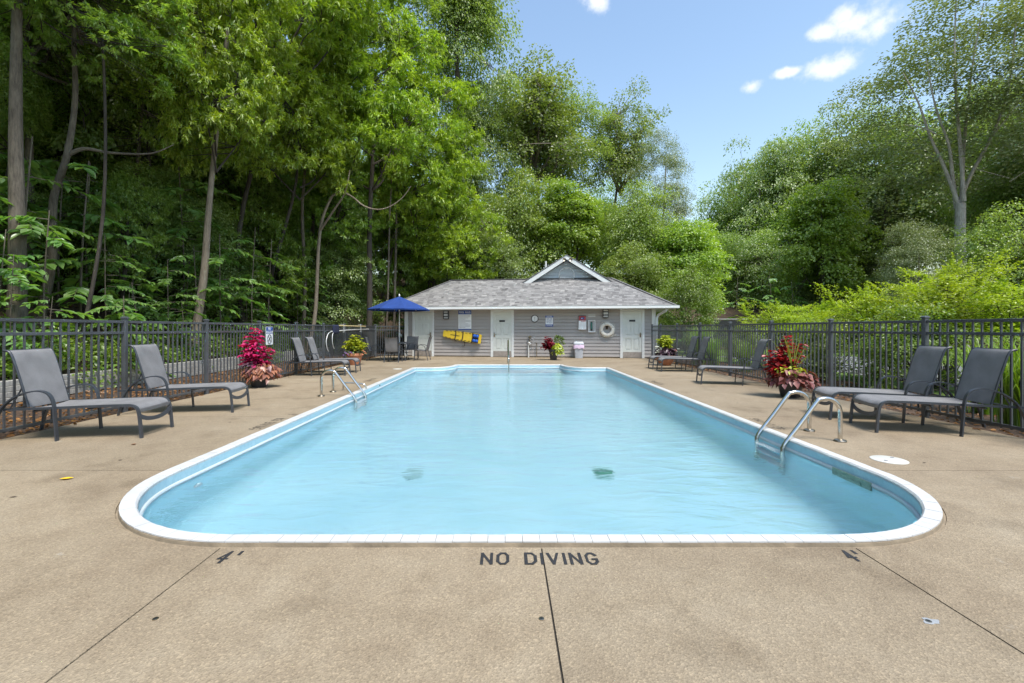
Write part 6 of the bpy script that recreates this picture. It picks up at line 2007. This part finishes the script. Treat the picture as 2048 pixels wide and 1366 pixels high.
t = thing('flower_pot', 'terracotta pot with bushy lime green leaves by the far left loungers', 'potted plant', (-5.42, 16.3, 0))
pot(t, .27, .42, M['terracotta'])
lv, sk = stalks(75, [(.40 * math.cos(a) * q, .30 * math.sin(a) * q, .74 + .33 * (1 - q) + .08 * math.sin(a * 3)) for q in (.25, .6, .9, 1.0) for a in [k * .9 + q for k in range(7)]], .13, .075, 'lime', (0, 0, .42), 7, .12)
link('lime_leaves', lv, t); link('stalks', sk, t)
link('green_leaves', heap(76, 80, (.0, -.05, .48), (.3, .28, .2), .11, .06, 'green'), t)
link('violet_flowers', flowers(77, [(-.30 + .05 * k, -.26 - .02 * (k % 3), .36 + .035 * ((k * 7) % 4)) for k in range(7)], .035, 'violetf'), t)
link('orange_flowers', flowers(78, [(.34 + .05 * (k % 3), -.15, .52 - .05 * k) for k in range(4)], .04, 'orangef'), t)
link('spike_leaves', spikes(79, 8, .75, .25, 'green', (.05, .1, .42), .005), t)

g_ = ground(1107, 720)
t = thing('flower_pot', 'dark pot with red coleus and lime trailing leaves before the house wall', 'potted plant', g_)
pot(t, .19, .44, M['darkpot'])
lv, sk = stalks(80, [(-.42, 0, .70), (-.34, -.1, .86), (-.26, .05, .95), (-.16, -.08, .90), (-.36, .1, .60), (-.22, -.15, .72), (-.1, .0, .78), (-.44, -.05, .52), (-.3, 0, .5)], .15, .09, 'red', (-.06, 0, .44), 9, .10)
link('coleus_leaves', lv, t); link('stalks', sk, t)
link('lime_leaves', heap(81, 190, (.16, -.12, .38), (.24, .2, .34), .12, .085, 'lime', HEART, .8), t)
link('green_leaves', heap(82, 120, (.22, .0, .68), (.20, .16, .30), .13, .05, 'green', OVAL, -.2), t)
link('spike_leaves', spikes(83, 16, .62, .25, 'spike', (.18, .05, .44), .006), t)
link('white_flowers', flowers(84, [(.30 + .03 * (k % 4), -.16, .10 + .06 * k) for k in range(7)], .026, 'whitef'), t)

t = thing('flower_pot', 'terracotta bowl with lime top, dark purple leaves and white flowers, far right', 'potted plant', (5.62, 16.05, 0))
pot(t, .30, .36, M['terracotta'], True)
lv, sk = stalks(85, [(.26 * math.cos(a) * q, .24 * math.sin(a) * q, .92 + .14 * (1 - q) + .06 * math.sin(a * 2)) for q in (.3, .7, 1.0) for a in [k * 1.05 + q for k in range(6)]], .12, .07, 'lime', (0, 0, .5), 7, .11)
link('lime_leaves', lv, t); link('stalks', sk, t)
link('purple_leaves', heap(86, 200, (.0, -.06, .44), (.38, .32, .20), .13, .10, 'purple', HEART, .6), t)
link('white_flowers', flowers(87, [(-.36 + .05 * (k % 4), -.12 - .03 * (k % 2), .46 + .05 * (k % 5)) for k in range(11)] + [(.38, -.1, .5), (.42, -.1, .58)], .05, 'whitef'), t)
link('spike_leaves', spikes(88, 20, .62, .6, 'spike', (.15, .05, .5), .006), t)
link('orange_flowers', flowers(89, [(.28, -.16, .56), (.32, -.14, .52), (.25, -.18, .5)], .04, 'orangef'), t)

t = thing('flower_pot', 'dark pot with spiky yellow leaves, red coleus and maroon vine, near right', 'potted plant', (5.40, 8.65, 0))
pot(t, .22, .32, M['darkpot'])
tops = [(-.42, .05, .78), (-.36, -.05, .88), (-.44, -.05, .62), (-.34, .0, .66), (-.05, .1, 1.08), (-.02, .05, 1.16), (-.1, .1, .95), (.20, .05, .95), (.24, .0, 1.0), (-.2, .05, .85), (-.38, .05, .52), (-.28, -.05, .56)]
lv, sk = stalks(90, tops, .12, .065, 'red', (-.08, .05, .32), 7, .10)
link('coleus_leaves', lv, t); link('stalks', sk, t)
link('spike_leaves', spikes(91, 40, .86, .48, 'spike', (.05, .0, .42), .011), t)
link('vine_leaves', heap(92, 230, (.02, -.06, .33), (.42, .35, .24), .135, .11, 'maroon', HEART, .6, zmin=.05), t)
link('lime_leaves', heap(93, 60, (-.1, -.1, .5), (.3, .2, .12), .09, .05, 'lime', OVAL), t)
